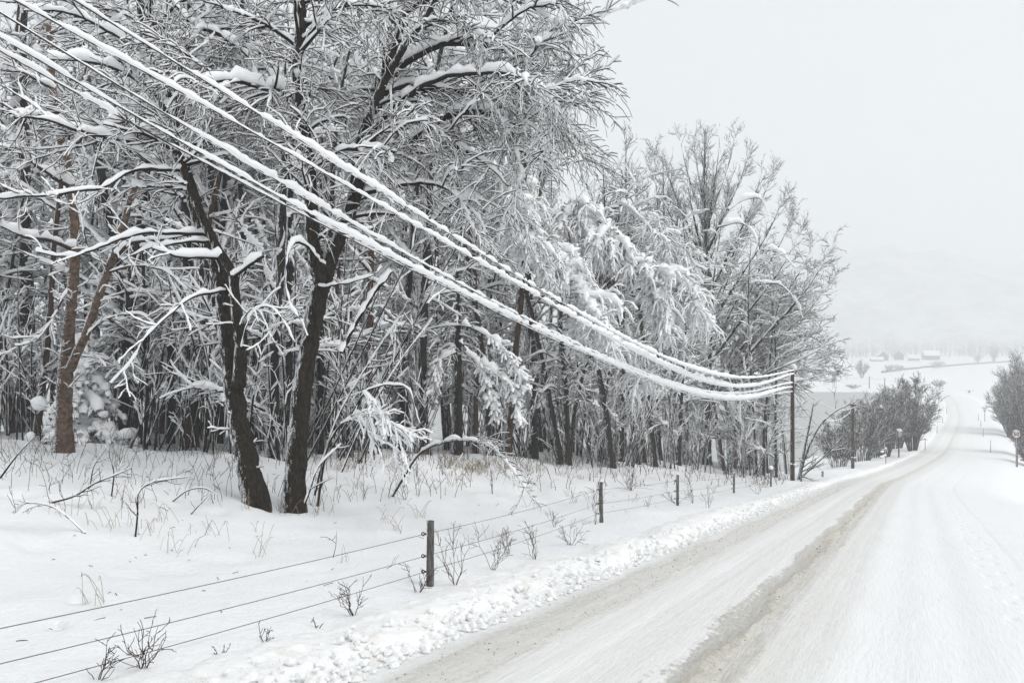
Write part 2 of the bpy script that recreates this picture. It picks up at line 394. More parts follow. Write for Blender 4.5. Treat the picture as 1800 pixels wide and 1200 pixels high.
# ground sheet: rings round the camera out to the horizon
az = np.concatenate([np.arange(-180, -60, 3.), np.arange(-60, -42, .6), np.arange(-42, 44, .11), np.arange(44, 62, .6), np.arange(62, 180, 3.)])*math.pi/180
rr = [.6, 1.2, 1.9]
while rr[-1] < 2700: rr.append(rr[-1]*1.0125)
rr = np.array(rr)
GX = rr[:, None]*np.sin(az)[None]; GY = rr[:, None]*np.cos(az)[None]
GZ = ground_z(GX, GY)
V = np.vstack([[0, 0, float(ground_z(0., .01))], np.stack([GX, GY, GZ], -1).reshape(-1, 3)])
F = grid_faces(len(rr), len(az), True, 1)[:, ::-1]
na = len(az); fan = np.stack([np.zeros(na, int), 1+(np.arange(na)+1) % na, 1+np.arange(na), np.full(na, -1)], 1)
g_o = tag(mesh("ground", V, np.vstack([F, fan]), M['ground']), kind='structure')

# road sheet
def road_pt(yf, q):
    d = dXc(yf); n = np.sqrt(1+d*d); return Xc(yf)+q/n, yf-d*q/n
ys = [-6.]
while ys[-1] < 430: ys.append(ys[-1]+max(.035, .010*abs(ys[-1]-1)*.55))
ys = np.array(ys); qs = np.concatenate([np.linspace(-3.75, 3.9, 190)])
YF, Q = np.meshgrid(ys, qs, indexing='ij'); S = np.interp(YF, _Yg, _Sg)
RX, RY = road_pt(YF, Q)
def rut(c, w_, d_): return -d_*np.exp(-((Q-c-.06*fbm(S/6, S*0, 2, 5))/w_)**2)
fade = 1-sstep(30, 80, YF)
RZ = Zc(YF)+.012-.05*np.abs(Q/3.3)**2*.5
RZ = RZ+fade*(rut(-.62, .30, .045)+rut(-2.6, .3, .03)+rut(1.95, .25, .016)+rut(-1.5, .1, .012)+.014*np.exp(-((Q+1.9)/.14)**2)+.02*np.exp(-((Q+.2)/.12)**2)+.012*np.exp(-((Q-.55)/.2)**2))
trk = np.exp(-((Q+.45)/.5)**2)+.6*np.exp(-((Q+2.6)/.4)**2)
RZ = RZ+fade*(.005*fbm(Q*3, S*.6, 3, 21)+(Q < .4)*.010*fbm(Q*7+.2*fbm(S/5, S*0, 2, 2), S*.045, 4, 71)+trk*.022*fbm(Q*7, S*5, 3, 23)+.003*fbm(Q*12, S*9, 2, 27))
# footprints along the right edge
fp = np.zeros_like(RZ)
rng0 = np.random.default_rng(4)
for i, s0 in enumerate(np.arange(14, 60, .72)):
    c = 2.75+(.13 if i % 2 else -.13)+.05*rng0.normal()
    fp -= .03*np.exp(-(((Q-c)/.07)**2+((S-_Sg[200]-s0)/.14)**2)**2)
RZ = RZ+fp
RZ = RZ-.03*sstep(3.3, 3.7, Q)-.04*sstep(3.6, 3.9, Q)-.2*(1-sstep(-3.75, -3.45, Q))
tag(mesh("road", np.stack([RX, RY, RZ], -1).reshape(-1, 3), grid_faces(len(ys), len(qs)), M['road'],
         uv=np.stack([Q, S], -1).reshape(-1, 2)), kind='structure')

# ploughed bank along the left edge
ys = [-3.]
while ys[-1] < 300: ys.append(ys[-1]+max(.028, .0052*abs(ys[-1])))
ys = np.array(ys); qs = np.linspace(-5.9, -2.95, 100)
YF, Q = np.meshgrid(ys, qs, indexing='ij'); S = np.interp(YF, _Yg, _Sg)
edge = -3.28+.16*fbm(S/1.6, S*0, 3, 31)+.08*fbm(S/.35, S*0, 2, 33)
w1, h1 = worley(Q*6.5+2*fbm(Q*3, S*3, 2, 5), S*6.5, 3); w2, h2 = worley(Q*13, S*13, 8)
prof = sstep(0, .5, edge-Q)*(1-sstep(.6, 1.55, edge-Q))
hgt = (.15+.05*fbm(S/3, S*0, 2, 41))
bz = prof*hgt*(1-.3*sstep(60, 90, YF))
lum = sstep(-.02, .35, edge-Q)*(1-sstep(.9, 1.8, edge-Q))
bz = bz+lum*(.026*np.maximum(0, .75-w1)*(.4+h1)+.012*np.maximum(0, .7-w2)*(.3+h2))+lum*.06*fbm(Q*2.6, S*2.2, 4, 43)
BX, BY = road_pt(YF, Q)
base = np.where(Q > -3.4, Zc(YF)-.03, ground_z(BX, BY, True)+.0)
base = base*(sstep(3.3, 4.2, -Q))+(Zc(YF)-.03)*(1-sstep(3.3, 4.2, -Q))
BZ = base-.02+bz-.16*(1-sstep(-.12, .02, edge-Q))-.15*sstep(1.7, 2.3, edge-Q)
bank = tag(mesh("snow_bank", np.stack([BX, BY, BZ], -1).reshape(-1, 3), grid_faces(len(ys), len(qs)), M['bank']), kind='structure')
# loose crumbs of ploughed snow: uncountable
rng = np.random.default_rng(8); mb = MB()
n = 2600; yf = 4+36*rng.random(n)**1.6; qq = -3.25-np.abs(rng.normal(0, .34, n))+.12
cx, cy = road_pt(yf, qq)
e = np.clip((-3.28-qq), 0, 2); zz = Zc(yf)+.0+.14*sstep(0, .5, e)*(1-sstep(.6, 1.55, e))
mb.blobs(np.stack([cx, cy, zz+.01], 1), .012+.055*rng.random(n)**4, rng, .8, 0)
tag(mb.build("snow_crumbs", M['bank'], smooth=False), kind='stuff')

# river: half frozen, grey
def _river(N, b):
    co = objco(N); n = noise(N, .16, 6, .65, co); n2 = noise(N, .5, 5, .7, co)
    base = mixc(N, n.outputs[0], (.36, .37, .365), (.46, .465, .455))
    r = ramp(N, n2.outputs[0], [(.58, (0, 0, 0)), (.66, (1, 1, 1))])
    N.links.new(mixc(N, r.outputs[0], base, (.62, .63, .63)), b.inputs['Base Color'])
    bump(N, b, n2.outputs[0], .3, .3)
M['river'] = mat("slushy_river_ice", (.3, .3, .3), .55, _river, .3)
V = [(-420, 60, -20.0), (140, 60, -20.0), (140, 300, -20.0), (-420, 300, -20.0)]
tag(mesh("river", V, np.array([(0, 1, 2, 3)]), M['river']), kind='structure')

# hill beyond the valley
hx = np.linspace(-900, 2100, 260); hy = np.linspace(880, 1900, 120)
HX, HY = np.meshgrid(hx, hy, indexing='xy')
def hill_h(X, Y):
    u = X/Y*1300+900                       # bearing only shapes where the spurs of the hill stand
    crest = 70+230*np.exp(-((X-300)/520)**2)+60*np.exp(-((X-1300)/500)**2)
    up = sstep(900, 1500, Y+.18*np.abs(X-420))
    r_ = 1-np.abs(fbm(X/260+3, Y/340, 5, 61))
    h = -22+crest*up*(.55+.6*r_)
    h = h+up*16*fbm(X/60, Y/60, 4, 63)
    return h
HZ = hill_h(HX, HY)
def _hill(N, b):
    co = objco(N); n = noise(N, .012, 8, .7, co); n2 = noise(N, .07, 5, .7, co)
    v = math_(N, 'ADD', n.outputs[0], math_(N, 'MULTIPLY', n2.outputs[0], .55))
    N.links.new(ramp(N, v, [(.62, (.34, .35, .35)), (.84, (.60, .61, .61)), (1.0, (.80, .81, .82))]).outputs[0], b.inputs['Base Color'])  # wood and snow mottling, lightened to add haze the air volume lacks
M['hill'] = mat("wooded_hillside", (.2, .2, .2), .9, _hill, .1)
tag(mesh("hill", np.stack([HX, HY, HZ], -1).reshape(-1, 3), grid_faces(len(hy), len(hx)), M['hill']), kind='structure')

# falling-snow air
hz = bpy.data.materials.new("snowy_air"); hz.use_nodes = True; N = hz.node_tree
for n_ in list(N.nodes): N.nodes.remove(n_)
vo = N.nodes.new("ShaderNodeVolumePrincipled"); vo.inputs['Color'].default_value = (.97, .985, 1, 1)
vo.inputs['Density'].default_value = .0017; vo.inputs['Anisotropy'].default_value = 0.
out = N.nodes.new("ShaderNodeOutputMaterial"); N.links.new(vo.outputs[0], out.inputs['Volume'])
mb = MB(); mb.box(-2800, 2800, -2800, 2800, -24, 345); ho = mb.build("haze", hz, smooth=False); tag(ho, kind='stuff')

# ------------------------------------------------------------------ growing trees
UP = np.array([0, 0, 1.])
def unit(v): return v/(np.linalg.norm(v, axis=-1, keepdims=True)+1e-9)
def grow(P, R, rng, dens, L, ang, k=6, t0=.15, t1=1., taper=.55, droop=0., up=0., wander=.25, rr=.55, rmin=.008, rmax=9, tip=.005,
         bias=None, wind=0, cap=None):
    """children along a batch of parent polylines"""
    n, kk, _ = P.shape
    seg = np.linalg.norm(np.diff(P, axis=1), axis=2); ln = seg.sum(1)
    N = max(1, int(dens*ln.sum()))
    if cap: N = min(N, cap)
    par = rng.choice(n, N, p=ln/ln.sum())
    t = t0+(t1-t0)*rng.random(N)
    u = t*(kk-1); i = np.minimum(u.astype(int), kk-2); f = (u-i)[:, None]
    B = P[par, i]*(1-f)+P[par, i+1]*f
    T = unit(P[par, i+1]-P[par, i])
    Rp = R[par, i]*(1-f[:, 0])+R[par, i+1]*f[:, 0]
    rv = rng.normal(size=(N, 3)); rv[:, 2] *= .8
    if bias is not None: rv = rv+np.asarray(bias)
    Nn = unit(rv-(rv*T).sum(1, keepdims=True)*T)
    a = np.radians(ang[0]+(ang[1]-ang[0])*rng.random(N))[:, None]
    D = unit(np.cos(a)*T+np.sin(a)*Nn)
    ll = L*(1-taper*t)*(.45+.9*rng.random(N))
    st = (ll/(k-1))[:, None]
    out = np.empty((N, k, 3)); out[:, 0] = B
    for j in range(1, k):
        out[:, j] = out[:, j-1]+D*st
        D = unit(D+wander*rng.normal(size=(N, 3))*.5-UP*droop*(.4+j/k)+UP*up)
    r0 = np.clip(Rp*rr, rmin, rmax)
    Ro = r0[:, None]*(1-np.linspace(0, 1, k)[None])+tip*np.linspace(0, 1, k)[None]
    return out, Ro
def snow_on(mb, P, R, amt, rng, sides=4, lump=.35, plaster=.22, skip=.0, flat=.85, grow_=0.35):
    n, k, _ = P.shape
    T = unit(np.gradient(P, axis=1)); hz_ = np.sqrt(T[..., 0]**2+T[..., 1]**2)
    hf = np.clip(hz_, 0, 1)**.8
    lum = 1+lump*(rng.random((n, k))*2-1)
    Rs = amt*(plaster+(1-plaster)*hf)*lum+R*grow_*hf
    if skip: Rs = Rs*np.where(rng.random((n, k)) < skip, .25, 1)
    Rs[:, -1] *= .85
    off = UP*(hf*(R*.8+Rs*.78))[..., None]+np.array([-.8, -.45, .1])*((1-hf)*(R*.8))[..., None]
    mb.sweep(P+off, Rs, sides, cap=False, sq=flat)
def drop_sparse(P, R, keep): return P[keep], R[keep]

class Tree:
    def __init__(s, name, seed, bark='bark', twig='twig'):
        s.name = name; s.rng = np.random.default_rng(seed); s.bark = bark; s.twigm = twig
        s.trunk = MB(); s.crown = MB(); s.snow = MB(); s.limbs = []; s.base = None
    def stem(s, pts, r, step=.16, sides=14, flare=True, snow=.03, wob=.02):
        """pts: rows x,y,z ; r: radii at each row. The first stem sets the base."""
        A = np.hstack([np.asarray(pts, float), np.asarray(r, float)[:, None]])
        Q = spline(A, step=step); P, R = Q[:, :3].copy(), np.maximum(Q[:, 3], .006)
        if s.base is None: s.base = P[0].copy()
        P[1:-1] += s.rng.normal(size=(len(P)-2, 3))*wob*np.minimum(1, R[1:-1, None]*6)*.4
        if flare:
            h = np.arange(len(P))*step; R = R*(1+.22*np.exp(-h/.35))
            P = np.vstack([P[0]-(0, 0, .5), P]); R = np.concatenate([[R[0]*1.15], R])
        s.trunk.sweep(P, R, sides, jit=.09, rng=s.rng)
        if snow: snow_on(s.snow, P[None], R[None], snow, s.rng, 6, .6, .10, .35)
        s.limbs.append((P, R)); return P, R
    def limb(s, pts, r0, r1, amt=.06, step=.14, sides=7, wob=.07, lump=.55, trunk=False):
        A = np.asarray(pts, float); Q = spline(A, step=step); P = Q.copy()
        R = np.linspace(r0, r1, len(P)); P[1:] += np.cumsum(s.rng.normal(size=(len(P)-1, 3))*wob*.35, axis=0)*.5
        (s.trunk if trunk else s.crown).sweep(P, R, sides, jit=.08, rng=s.rng)
        am_ = amt*(1+.5*fbm(np.arange(len(P))*.33, np.zeros(len(P)), 3, int(s.rng.integers(0, 9999))))
        snow_on(s.snow, P[None], R[None], am_[None], s.rng, 7, lump, .15, .12)
        s.limbs.append((P, R)); return P, R
    def batch(s, k=14, skip0=0):
        """all stems and limbs so far as one batch resampled to k points"""
        Ps = []; Rs = []
        for P, R in s.limbs[skip0:]:
            d = np.concatenate([[0], np.cumsum(np.linalg.norm(np.diff(P, axis=0), axis=1))])
            m = max(1, int(d[-1]/3.0))
            for a in range(m):
                u = np.linspace(d[-1]*a/m, d[-1]*(a+1)/m, k)
                Ps.append(np.stack([np.interp(u, d, P[:, j]) for j in range(3)], 1)); Rs.append(np.interp(u, d, R))
        return np.array(Ps), np.array(Rs)
    def put(s, P, R, sides, amt, ssides=4, **k):
        s.crown.sweep(P, R, sides, cap=False)
        if amt: snow_on(s.snow, P, R, amt, s.rng, ssides, **k)
    def clumps(s, P, n, r, up=.5, flat=.75, sub=1):
        '''ridges of snow lying along stretches of the branches'''
        n = int(n*1.3); rg = s.rng; m = 13; nb, kk, _ = P.shape
        i = rg.integers(0, nb, n); a = rg.random(n)*(kk-1)*.75; b_ = np.minimum(a+(kk-1)*rg.uniform(.12, .38, n), kk-1.001)
        u = a[:, None]+(b_-a)[:, None]*np.linspace(0, 1, m)[None]; j = u.astype(int); f = (u-j)[..., None]
        Q = P[i[:, None], j]*(1-f)+P[i[:, None], np.minimum(j+1, kk-1)]*f
        rad = (r*(.35+rg.random(n)**2*.75))[:, None]*np.sin(np.linspace(.12, math.pi-.12, m))[None]**.45*rg.uniform(.5, 1.35, (n, m))
        Q = Q+UP*(rad*.55)[..., None]+rg.normal(size=(n, m, 3))*rad[..., None]*.22
        s.snow.sweep(Q, rad, 7, jit=.32, rng=rg, sq=flat*.9)
    def balls(s, P, n, r, up=.5, flat=.75, sub=1):
        i = s.rng.integers(0, P.shape[0], n); j = s.rng.integers(1, P.shape[1], n)
        rad = r*(.5+s.rng.random(n)**2*1.1)
        s.snow.blobs(P[i, j]+UP*(rad*up)[:, None], rad, s.rng, flat, sub)
    def build(s, label, group=None, cat='tree', origin=None):
        b = s.base if origin is None else np.asarray(origin)
        root = empty(s.name, tuple(b)); tag(root, label, cat, group)
        for mb, nm, m in ((s.trunk, 'trunk', M[s.bark]), (s.crown, 'crown', M[s.twigm]), (s.snow, 'snow_load', M['snow'])):
            if mb.n:
                mb.V = [v-b for v in mb.V]; mb.build(nm, m, root)
        return root
YK = 1.
def ipts(rows): return [pt(r[0], r[1], r[2]*YK) for r in rows]
def based(px, py, Yref):
    global YK
    b = gp(px, py); YK = b[1]/Yref; return b
def copy_tree(root, loc, rz, sxy, sz, label=None, group=None, lean=(0, 0)):
    r = root.copy(); C.objects.link(r); r.location = loc; r.rotation_euler = (lean[0], lean[1], rz); r.scale = (sxy, sxy, sz)
    if label: r['label'] = label
    if group: r['group'] = group
    for ch in root.children:
        c = ch.copy(); C.objects.link(c); c.parent = r
    return r

def foliate(t, P, R, d2=2.2, L2=1.7, d3=4.2, L3=.75, d4=5.5, L4=.32, droop=.10, up=.02, amt=.045, ang=(35, 75), r3=.0115, r4=.0078, rmax2=.045, bias=None, caps=(2800, 14000, 64000), clump=60, cr=.13, lump=.45, t0=.12):
    """three orders of branches over the limbs P,R, each carrying its snow"""
    rng = t.rng
    P2, R2 = grow(P, R, rng, d2, L2, ang, 9, t0, 1, .52, droop*.7, up, .17, .6, .020, rmax2, .011, bias=bias, cap=caps[0])
    t.put(P2, R2, 4, amt*.72, 5, lump=.6)
    P3, R3 = grow(P2, R2, rng, d3, L3, (26, 58), 7, .12, 1, .35, droop, up, .22, .6, r3, .02, .008, bias=bias, cap=caps[1])
    t.put(P3, R3, 3, amt*.46, 4, lump=.35, skip=.08)
    P4 = None
    if d4:
        P4, R4 = grow(P3, R3, rng, d4, L4, (20, 55), 6, .1, 1, .3, droop, up, .34, .7, r4, .012, .006, bias=bias, cap=caps[2])
        t.put(P4, R4, 3, amt*.27, 3, lump=.35, skip=.25)
    if clump: t.clumps(P2, clump, cr)
    return P2, P3, P4

# ------------------------------------------------------------------ the big named trees
def gb(px, py, Y=None):
    """base on the ground: by pixel, or by bearing at a given distance"""
    if Y is None: return gp(px, py)
    X = (px-900)/FX*Y; return np.array([X, Y, float(ground_z(X, Y))])
def stemrows(base, rows): return [base]+ipts(rows)

# leaning double-trunk tree by the verge: right trunk
b = based(515, 895, 18.7)
t = Tree("broadleaf_tree", 11)
t.stem(stemrows(b, [(522, 800, 18.8), (530, 690, 18.9), (545, 600, 19), (560, 520, 19.2), (577, 468, 19.3), (600, 410, 19.5), (622, 348, 19.7), (640, 290, 20), (655, 230, 20.2), (668, 160, 20.4), (690, 90, 20.6), (712, 20, 21), (730, -60, 21.2), (745, -160, 21.5)]),
       [.25, .225, .21, .205, .21, .18, .16, .165, .15, .135, .12, .105, .09, .07, .05])
t.stem(ipts([(566, 500, 19.2), (550, 430, 19), (546, 350, 18.9), (540, 270, 18.8), (526, 190, 18.7), (523, 110, 18.6), (529, 30, 18.6), (520, -80, 18.6), (512, -200, 18.6)]),
       [.19, .165, .15, .145, .135, .12, .11, .085, .05], flare=False)
t.stem(ipts([(622, 348, 19.7), (625, 280, 19.4), (650, 200, 19.2), (700, 100, 19), (760, 10, 19), (800, -80, 19)]), [.14, .12, .10, .08, .06, .04], flare=False, sides=9)
Lm = [([(640, 312, 19.9), (680, 285, 19.8), (720, 252, 19.7), (765, 215, 19.6), (810, 195, 19.4), (860, 190, 19.3), (905, 203, 19.2), (940, 250, 19), (965, 300, 18.9)], .115, .03, .10),
      ([(690, 128, 20.5), (740, 95, 20.2), (785, 75, 20), (850, 78, 19.8), (920, 88, 19.6), (965, 98, 19.4), (1000, 72, 19.2), (1040, 60, 19.1), (1075, 52, 19)], .085, .012, .10),
      ([(672, 165, 20.4), (720, 150, 20.8), (780, 165, 21), (850, 160, 21.2), (920, 155, 21.3), (985, 168, 21.3), (1035, 155, 21.3), (1085, 135, 21.3)], .075, .012, .09),
      ([(810, 197, 19.4), (865, 188, 19.8), (930, 195, 20.2), (1000, 205, 20.5), (1040, 230, 20.7), (1070, 262, 21)], .055, .012, .08),
      ([(655, 232, 20.2), (705, 175, 19.4), (770, 135, 18.8), (850, 120, 18.3), (930, 130, 18), (1000, 160, 17.8), (1040, 205, 17.7)], .07, .012, .09),
      ([(735, 245, 19.7), (790, 255, 19.3), (850, 285, 18.9), (890, 330, 18.7), (915, 390, 18.6)], .05, .012, .07),
      ([(712, 20, 21), (770, -10, 20.6), (850, -15, 20.2), (930, 0, 19.9), (1000, 25, 19.7), (1050, 60, 19.5)], .07, .012, .08),
      ([(850, 78, 19.8), (900, 40, 19.6), (960, 15, 19.5), (1010, 10, 19.4), (1045, -5, 19.3)], .04, .012, .07),
      ([(640, 340, 19.8), (690, 330, 19.5), (750, 320, 19.2), (810, 345, 19), (850, 390, 18.9)], .05, .012, .07),
      ([(522, 170, 18.7), (480, 158, 18.2), (440, 148, 17.8), (385, 146, 17.4), (330, 165, 17)], .06, .012, .10),
      ([(522, 172, 18.7), (490, 140, 19), (462, 95, 19.2), (440, 55, 19.3), (400, 30, 19.4)], .055, .012, .08),
      ([(528, 75, 18.6), (550, 60, 18.4), (575, 35, 18.2), (610, 15, 18), (660, 10, 18)], .045, .012, .08),
      ([(545, 300, 18.9), (590, 270, 18.4), (640, 255, 18), (700, 260, 17.7)], .03, .010, .05),
      ([(572, 470, 19.2), (540, 432, 18.3), (516, 428, 17.9), (511, 470, 17.8), (514, 530, 17.7), (535, 560, 17.7), (548, 588, 17.7)], .03, .010, .055),
      ([(560, 505, 19.1), (585, 500, 18.4), (625, 490, 18), (660, 478, 17.7)], .022, .010, .045),
      ([(600, 620, 19.3), (625, 570, 19.2), (655, 520, 19), (690, 478, 18.9)], .045, .04, .085)]
for rows, r0, r1, am in Lm: t.limb(ipts([(x if x < 880 else 880+(x-880)*.62, y, Y) for x, y, Y in rows]), r0, r1, am)
# the lower part of the trunks stays bare
P, R = t.batch()
bare = (P[..., 2].mean(1) < pt(0, 400, 19)[2])
P, R = P[~bare], R[~bare]
foliate(t, P, R, 3.0, 2.0, 4.8, 1.0, 5.4, .58, droop=.17, up=.02, amt=.046, clump=170, cr=.12)
t.build("tall forked dark tree at the wood front, its snowy crown reaching far right")

# left trunk of the pair
b = based(450, 887, 18.4)
t = Tree("broadleaf_tree", 12)
t.stem(stemrows(b, [(432, 800, 18.5), (418, 730, 18.7), (405, 640, 18.8), (396, 560, 19), (386, 480, 19.2), (366, 430, 19.4), (345, 370, 19.6), (325, 300, 19.8), (300, 240, 20), (278, 170, 20.2), (262, 100, 20.4), (248, 20, 20.6), (240, -80, 20.8), (236, -180, 21)]),
       [.26, .235, .21, .195, .18, .165, .165, .15, .14, .13, .12, .105, .09, .07, .05])
t.stem(ipts([(420, 680, 18.6), (423, 600, 18.4), (415, 540, 18.3), (408, 480, 18.2), (384, 440, 18.2), (355, 380, 18.3), (330, 320, 18.4), (318, 275, 18.5), (310, 200, 18.6), (318, 120, 18.8)]),
       [.15, .14, .12, .10, .095, .09, .085, .08, .06, .04], flare=False, sides=10)
for rows, r0, r1, am in [
      ([(384, 455, 18.2), (350, 452, 17.8), (310, 448, 17.5), (270, 434, 17.2)], .03, .014, .085),
      ([(408, 490, 18.2), (425, 475, 18), (445, 463, 17.8), (466, 452, 17.6)], .035, .03, .07),
      ([(395, 512, 18.4), (365, 518, 17.9), (335, 530, 17.5), (305, 556, 17.2), (262, 598, 17), (235, 640, 16.9), (200, 680, 16.8)], .028, .008, .042),
      ([(358, 412, 18.6), (300, 408, 18), (240, 412, 17.5), (180, 430, 17.2), (120, 445, 17), (60, 440, 17)], .035, .012, .055),
      ([(365, 425, 18.6), (330, 424, 18.2), (270, 432, 17.9), (215, 452, 17.7)], .03, .012, .055),
      ([(320, 300, 18.5), (285, 300, 17.8), (240, 305, 17.2), (190, 338, 16.8), (120, 350, 16.4), (40, 352, 16), (-40, 350, 16)], .034, .012, .045),
      ([(298, 235, 20), (240, 250, 19), (170, 238, 18), (90, 210, 17.2), (40, 205, 17)], .05, .014, .08),
      ([(278, 300, 19.5), (230, 270, 19), (170, 248, 18.8)], .05, .02, .10),
      ([(275, 165, 20.2), (220, 130, 19.5), (160, 110, 19), (90, 105, 18.6)], .05, .012, .09),
      ([(280, 180, 20.2), (340, 130, 20), (400, 110, 19.8), (450, 120, 19.6)], .05, .012, .09),
      ([(255, 60, 20.5), (310, 10, 20.3), (370, -20, 20)], .05, .012, .09),
      ([(305, 0, 20), (340, 40, 19.6), (390, 60, 19.3), (440, 100, 19), (455, 140, 18.8), (500, 165, 18.6)], .045, .02, .09),
      ([(265, 100, 20.4), (200, 60, 20), (120, 25, 19.6), (40, 20, 19.2)], .05, .012, .08),
      ([(318, 290, 18.5), (350, 260, 18.2), (370, 210, 18), (380, 150, 17.8)], .03, .012, .05),
      ([(425, 610, 18.3), (440, 560, 18), (470, 540, 17.8), (500, 560, 17.6), (520, 600, 17.6)], .014, .008, .035),
      ([(420, 575, 18.3), (430, 555, 18), (455, 548, 17.8), (480, 590, 17.6)], .012, .008, .04)]:
    t.limb(ipts(rows), r0, r1, am)
P, R = t.batch(); k = P[..., 2].mean(1) > ipts([(0, 345, 19)])[0][2]
foliate(t, P[k], R[k], 2.8, 1.8, 4.6, .95, 5.2, .55, droop=.10, up=.02, amt=.046, clump=150, cr=.12)
P2, R2 = grow(P[~k], R[~k], t.rng, 2.0, .7, (30, 70), 8, .3, 1, .2, .03, .02, .3, .3, .009, .012, .007); t.put(P2, R2, 4, .026)
P3, R3 = grow(P2, R2, t.rng, 4, .3, (30, 60), 5, .3, 1, .2, .05, .02, .3, .6, .007, .01, .006); t.put(P3, R3, 3, .018, 3)
t.build("dark leaning tree left of its twin, its foot deep in the verge snow")

# red-brown birch at the far left
b = based(112, 796, 24)
t = Tree("birch_tree", 13, 'birch', 'twig_brown')
t.stem(stemrows(b, [(112, 740, 24), (113, 690, 24), (117, 630, 24), (122, 570, 24), (127, 510, 24.1), (131, 450, 24.2), (130, 390, 24.3), (124, 330, 24.4), (112, 270, 24.5), (100, 210, 24.6), (92, 150, 24.8), (88, 80, 25), (80, 0, 25.2), (75, -80, 25.4)]),
       [.24, .22, .21, .20, .155, .15, .145, .14, .13, .12, .11, .10, .09, .08, .05])
t.stem(ipts([(122, 650, 23.9), (135, 620, 23.8), (152, 585, 23.7), (170, 530, 23.6), (188, 480, 23.5), (203, 440, 23.4), (217, 395, 23.4), (230, 350, 23.3), (238, 325, 23.3), (245, 280, 23.3)]),
       [.14, .125, .12, .115, .11, .105, .10, .09, .08, .05], flare=False, snow=.07)
for rows, r0, r1, am in [
      ([(205, 450, 23.4), (235, 425, 23), (280, 422, 22.6), (330, 415, 22.4)], .05, .015, .08),
      ([(130, 440, 24.2), (90, 425, 23.4), (50, 420, 22.8), (0, 400, 22)], .06, .015, .11),
      ([(125, 330, 24.4), (80, 300, 23.6), (30, 270, 23), (-40, 260, 22.5)], .06, .015, .11),
      ([(128, 500, 24.1), (90, 560, 23.6), (55, 600, 23.2), (20, 610, 23)], .035, .010, .045),
      ([(112, 270, 24.5), (160, 230, 24), (210, 215, 23.5), (260, 230, 23)], .05, .015, .10),
      ([(95, 160, 24.8), (50, 130, 24), (0, 120, 23.5)], .05, .015, .10),
      ([(188, 480, 23.5), (235, 470, 23), (290, 480, 22.7), (330, 510, 22.5)], .03, .012, .04),
      ([(150, 590, 23.7), (200, 560, 23.3), (250, 555, 23), (280, 580, 22.8)], .025, .010, .032),
      ([(190, 470, 23.4), (160, 440, 23.2), (150, 390, 23), (130, 340, 22.8)], .03, .010, .05)]:
    t.limb(ipts(rows), r0, r1, am)
P, R = t.batch(); k = P[..., 2].mean(1) > ipts([(0, 310, 24)])[0][2]
foliate(t, P[k], R[k], 2.4, 1.8, 4.2, .95, 4.6, .55, droop=.10, amt=.05, clump=130, cr=.13, r3=.012, r4=.009)
P2, R2 = grow(P[~k], R[~k], t.rng, 2.2, .9, (30, 70), 8, .3, 1, .2, .03, .02, .2, .3, .010, .014, .008); t.put(P2, R2, 4, .03)
P3, R3 = grow(P2, R2, t.rng, 4, .35, (30, 60), 5, .2, 1, .2, .05, .02, .2, .6, .008, .01, .006); t.put(P3, R3, 3, .02, 3)
t.build("forked birch with red-brown peeling bark at the left edge of the wood")

# tall bare aspen crown on the sky, right end of the wood
b = based(1240, 815, 50)
t = Tree("aspen_tree", 14)
t.stem(stemrows(b, [(1241, 760, 50), (1243, 690, 50), (1243, 620, 50), (1246, 560, 50), (1247, 500, 50), (1240, 440, 50), (1238, 380, 50), (1237, 320, 50), (1238, 270, 50), (1240, 228, 50)]),
       [.42, .40, .36, .33, .30, .26, .18, .13, .09, .05, .02])
tips = [(1112, 300), (1138, 278), (1163, 266), (1195, 243), (1218, 240), (1240, 230), (1265, 246), (1295, 232), (1318, 262), (1342, 296), (1362, 292), (1383, 335), (1403, 360), (1412, 398), (1435, 425), (1470, 424), (1450, 455), (1468, 486),
        (1440, 515), (1425, 545), (1450, 570), (1468, 597), (1455, 628), (1470, 652), (1205, 300), (1255, 300), (1285, 310), (1330, 340), (1180, 330), (1230, 330), (1350, 400), (1385, 440), (1310, 400), (1150, 360), (1130, 430), (1125, 500), (1140, 580), (1400, 500), (1370, 540)]
for i, (tx, ty) in enumerate(tips):
    d = tx-1243; y0 = min(700, ty+130+.75*abs(d)+t.rng.uniform(-15, 25)); dy = t.rng.uniform(-3.5, 3.5)
    rows = [(1243+d*.02, y0, 50), (1243+d*.38, y0-.34*(y0-ty), 50+dy*.5), (1243+d*.75, y0-.68*(y0-ty), 50+dy*.85), (tx, ty, 50+dy)]
    t.limb(ipts(rows), .05+.00035*(y0-ty), .012, .06, .3, wob=.02, lump=.6)
top_rows = len(t.limbs)
for rows in ([(1262, 400), (1300, 392), (1325, 410), (1335, 450)], [(1280, 370), (1310, 352), (1340, 350), (1352, 380)], [(1215, 350), (1225, 385), (1230, 410)], [(1330, 500), (1370, 500), (1400, 530), (1412, 560)],
             [(1255, 430), (1262, 455), (1275, 480)], [(1340, 440), (1370, 445), (1395, 470)]):
    t.limb(ipts([(x, y, 47.5) for x, y in rows]), .045, .02, .16, .3, lump=.7)
keep = t.limbs; t.limbs = keep[:top_rows]; P, R = t.batch(); t.limbs = keep
zz = P[..., 2].mean(1); zt = P[0][-1][2]; top = zz > ipts([(0, 450, 50)])[0][2]; low = (~top) & (zz > ipts([(0, 680, 50)])[0][2])
foliate(t, P[top], R[top], 2.6, 1.7, 3.4, .9, 3.2, .42, droop=-.02, up=.09, amt=.036, ang=(15, 38), r3=.016, r4=.013, clump=0, caps=(2200, 9000, 24000))
foliate(t, P[low], R[low], 2.4, 1.9, 3.4, 1.0, 3.4, .45, droop=.03, up=.04, amt=.044, ang=(22, 52), r3=.016, r4=.013, clump=60, cr=.2, caps=(2400, 10000, 28000))
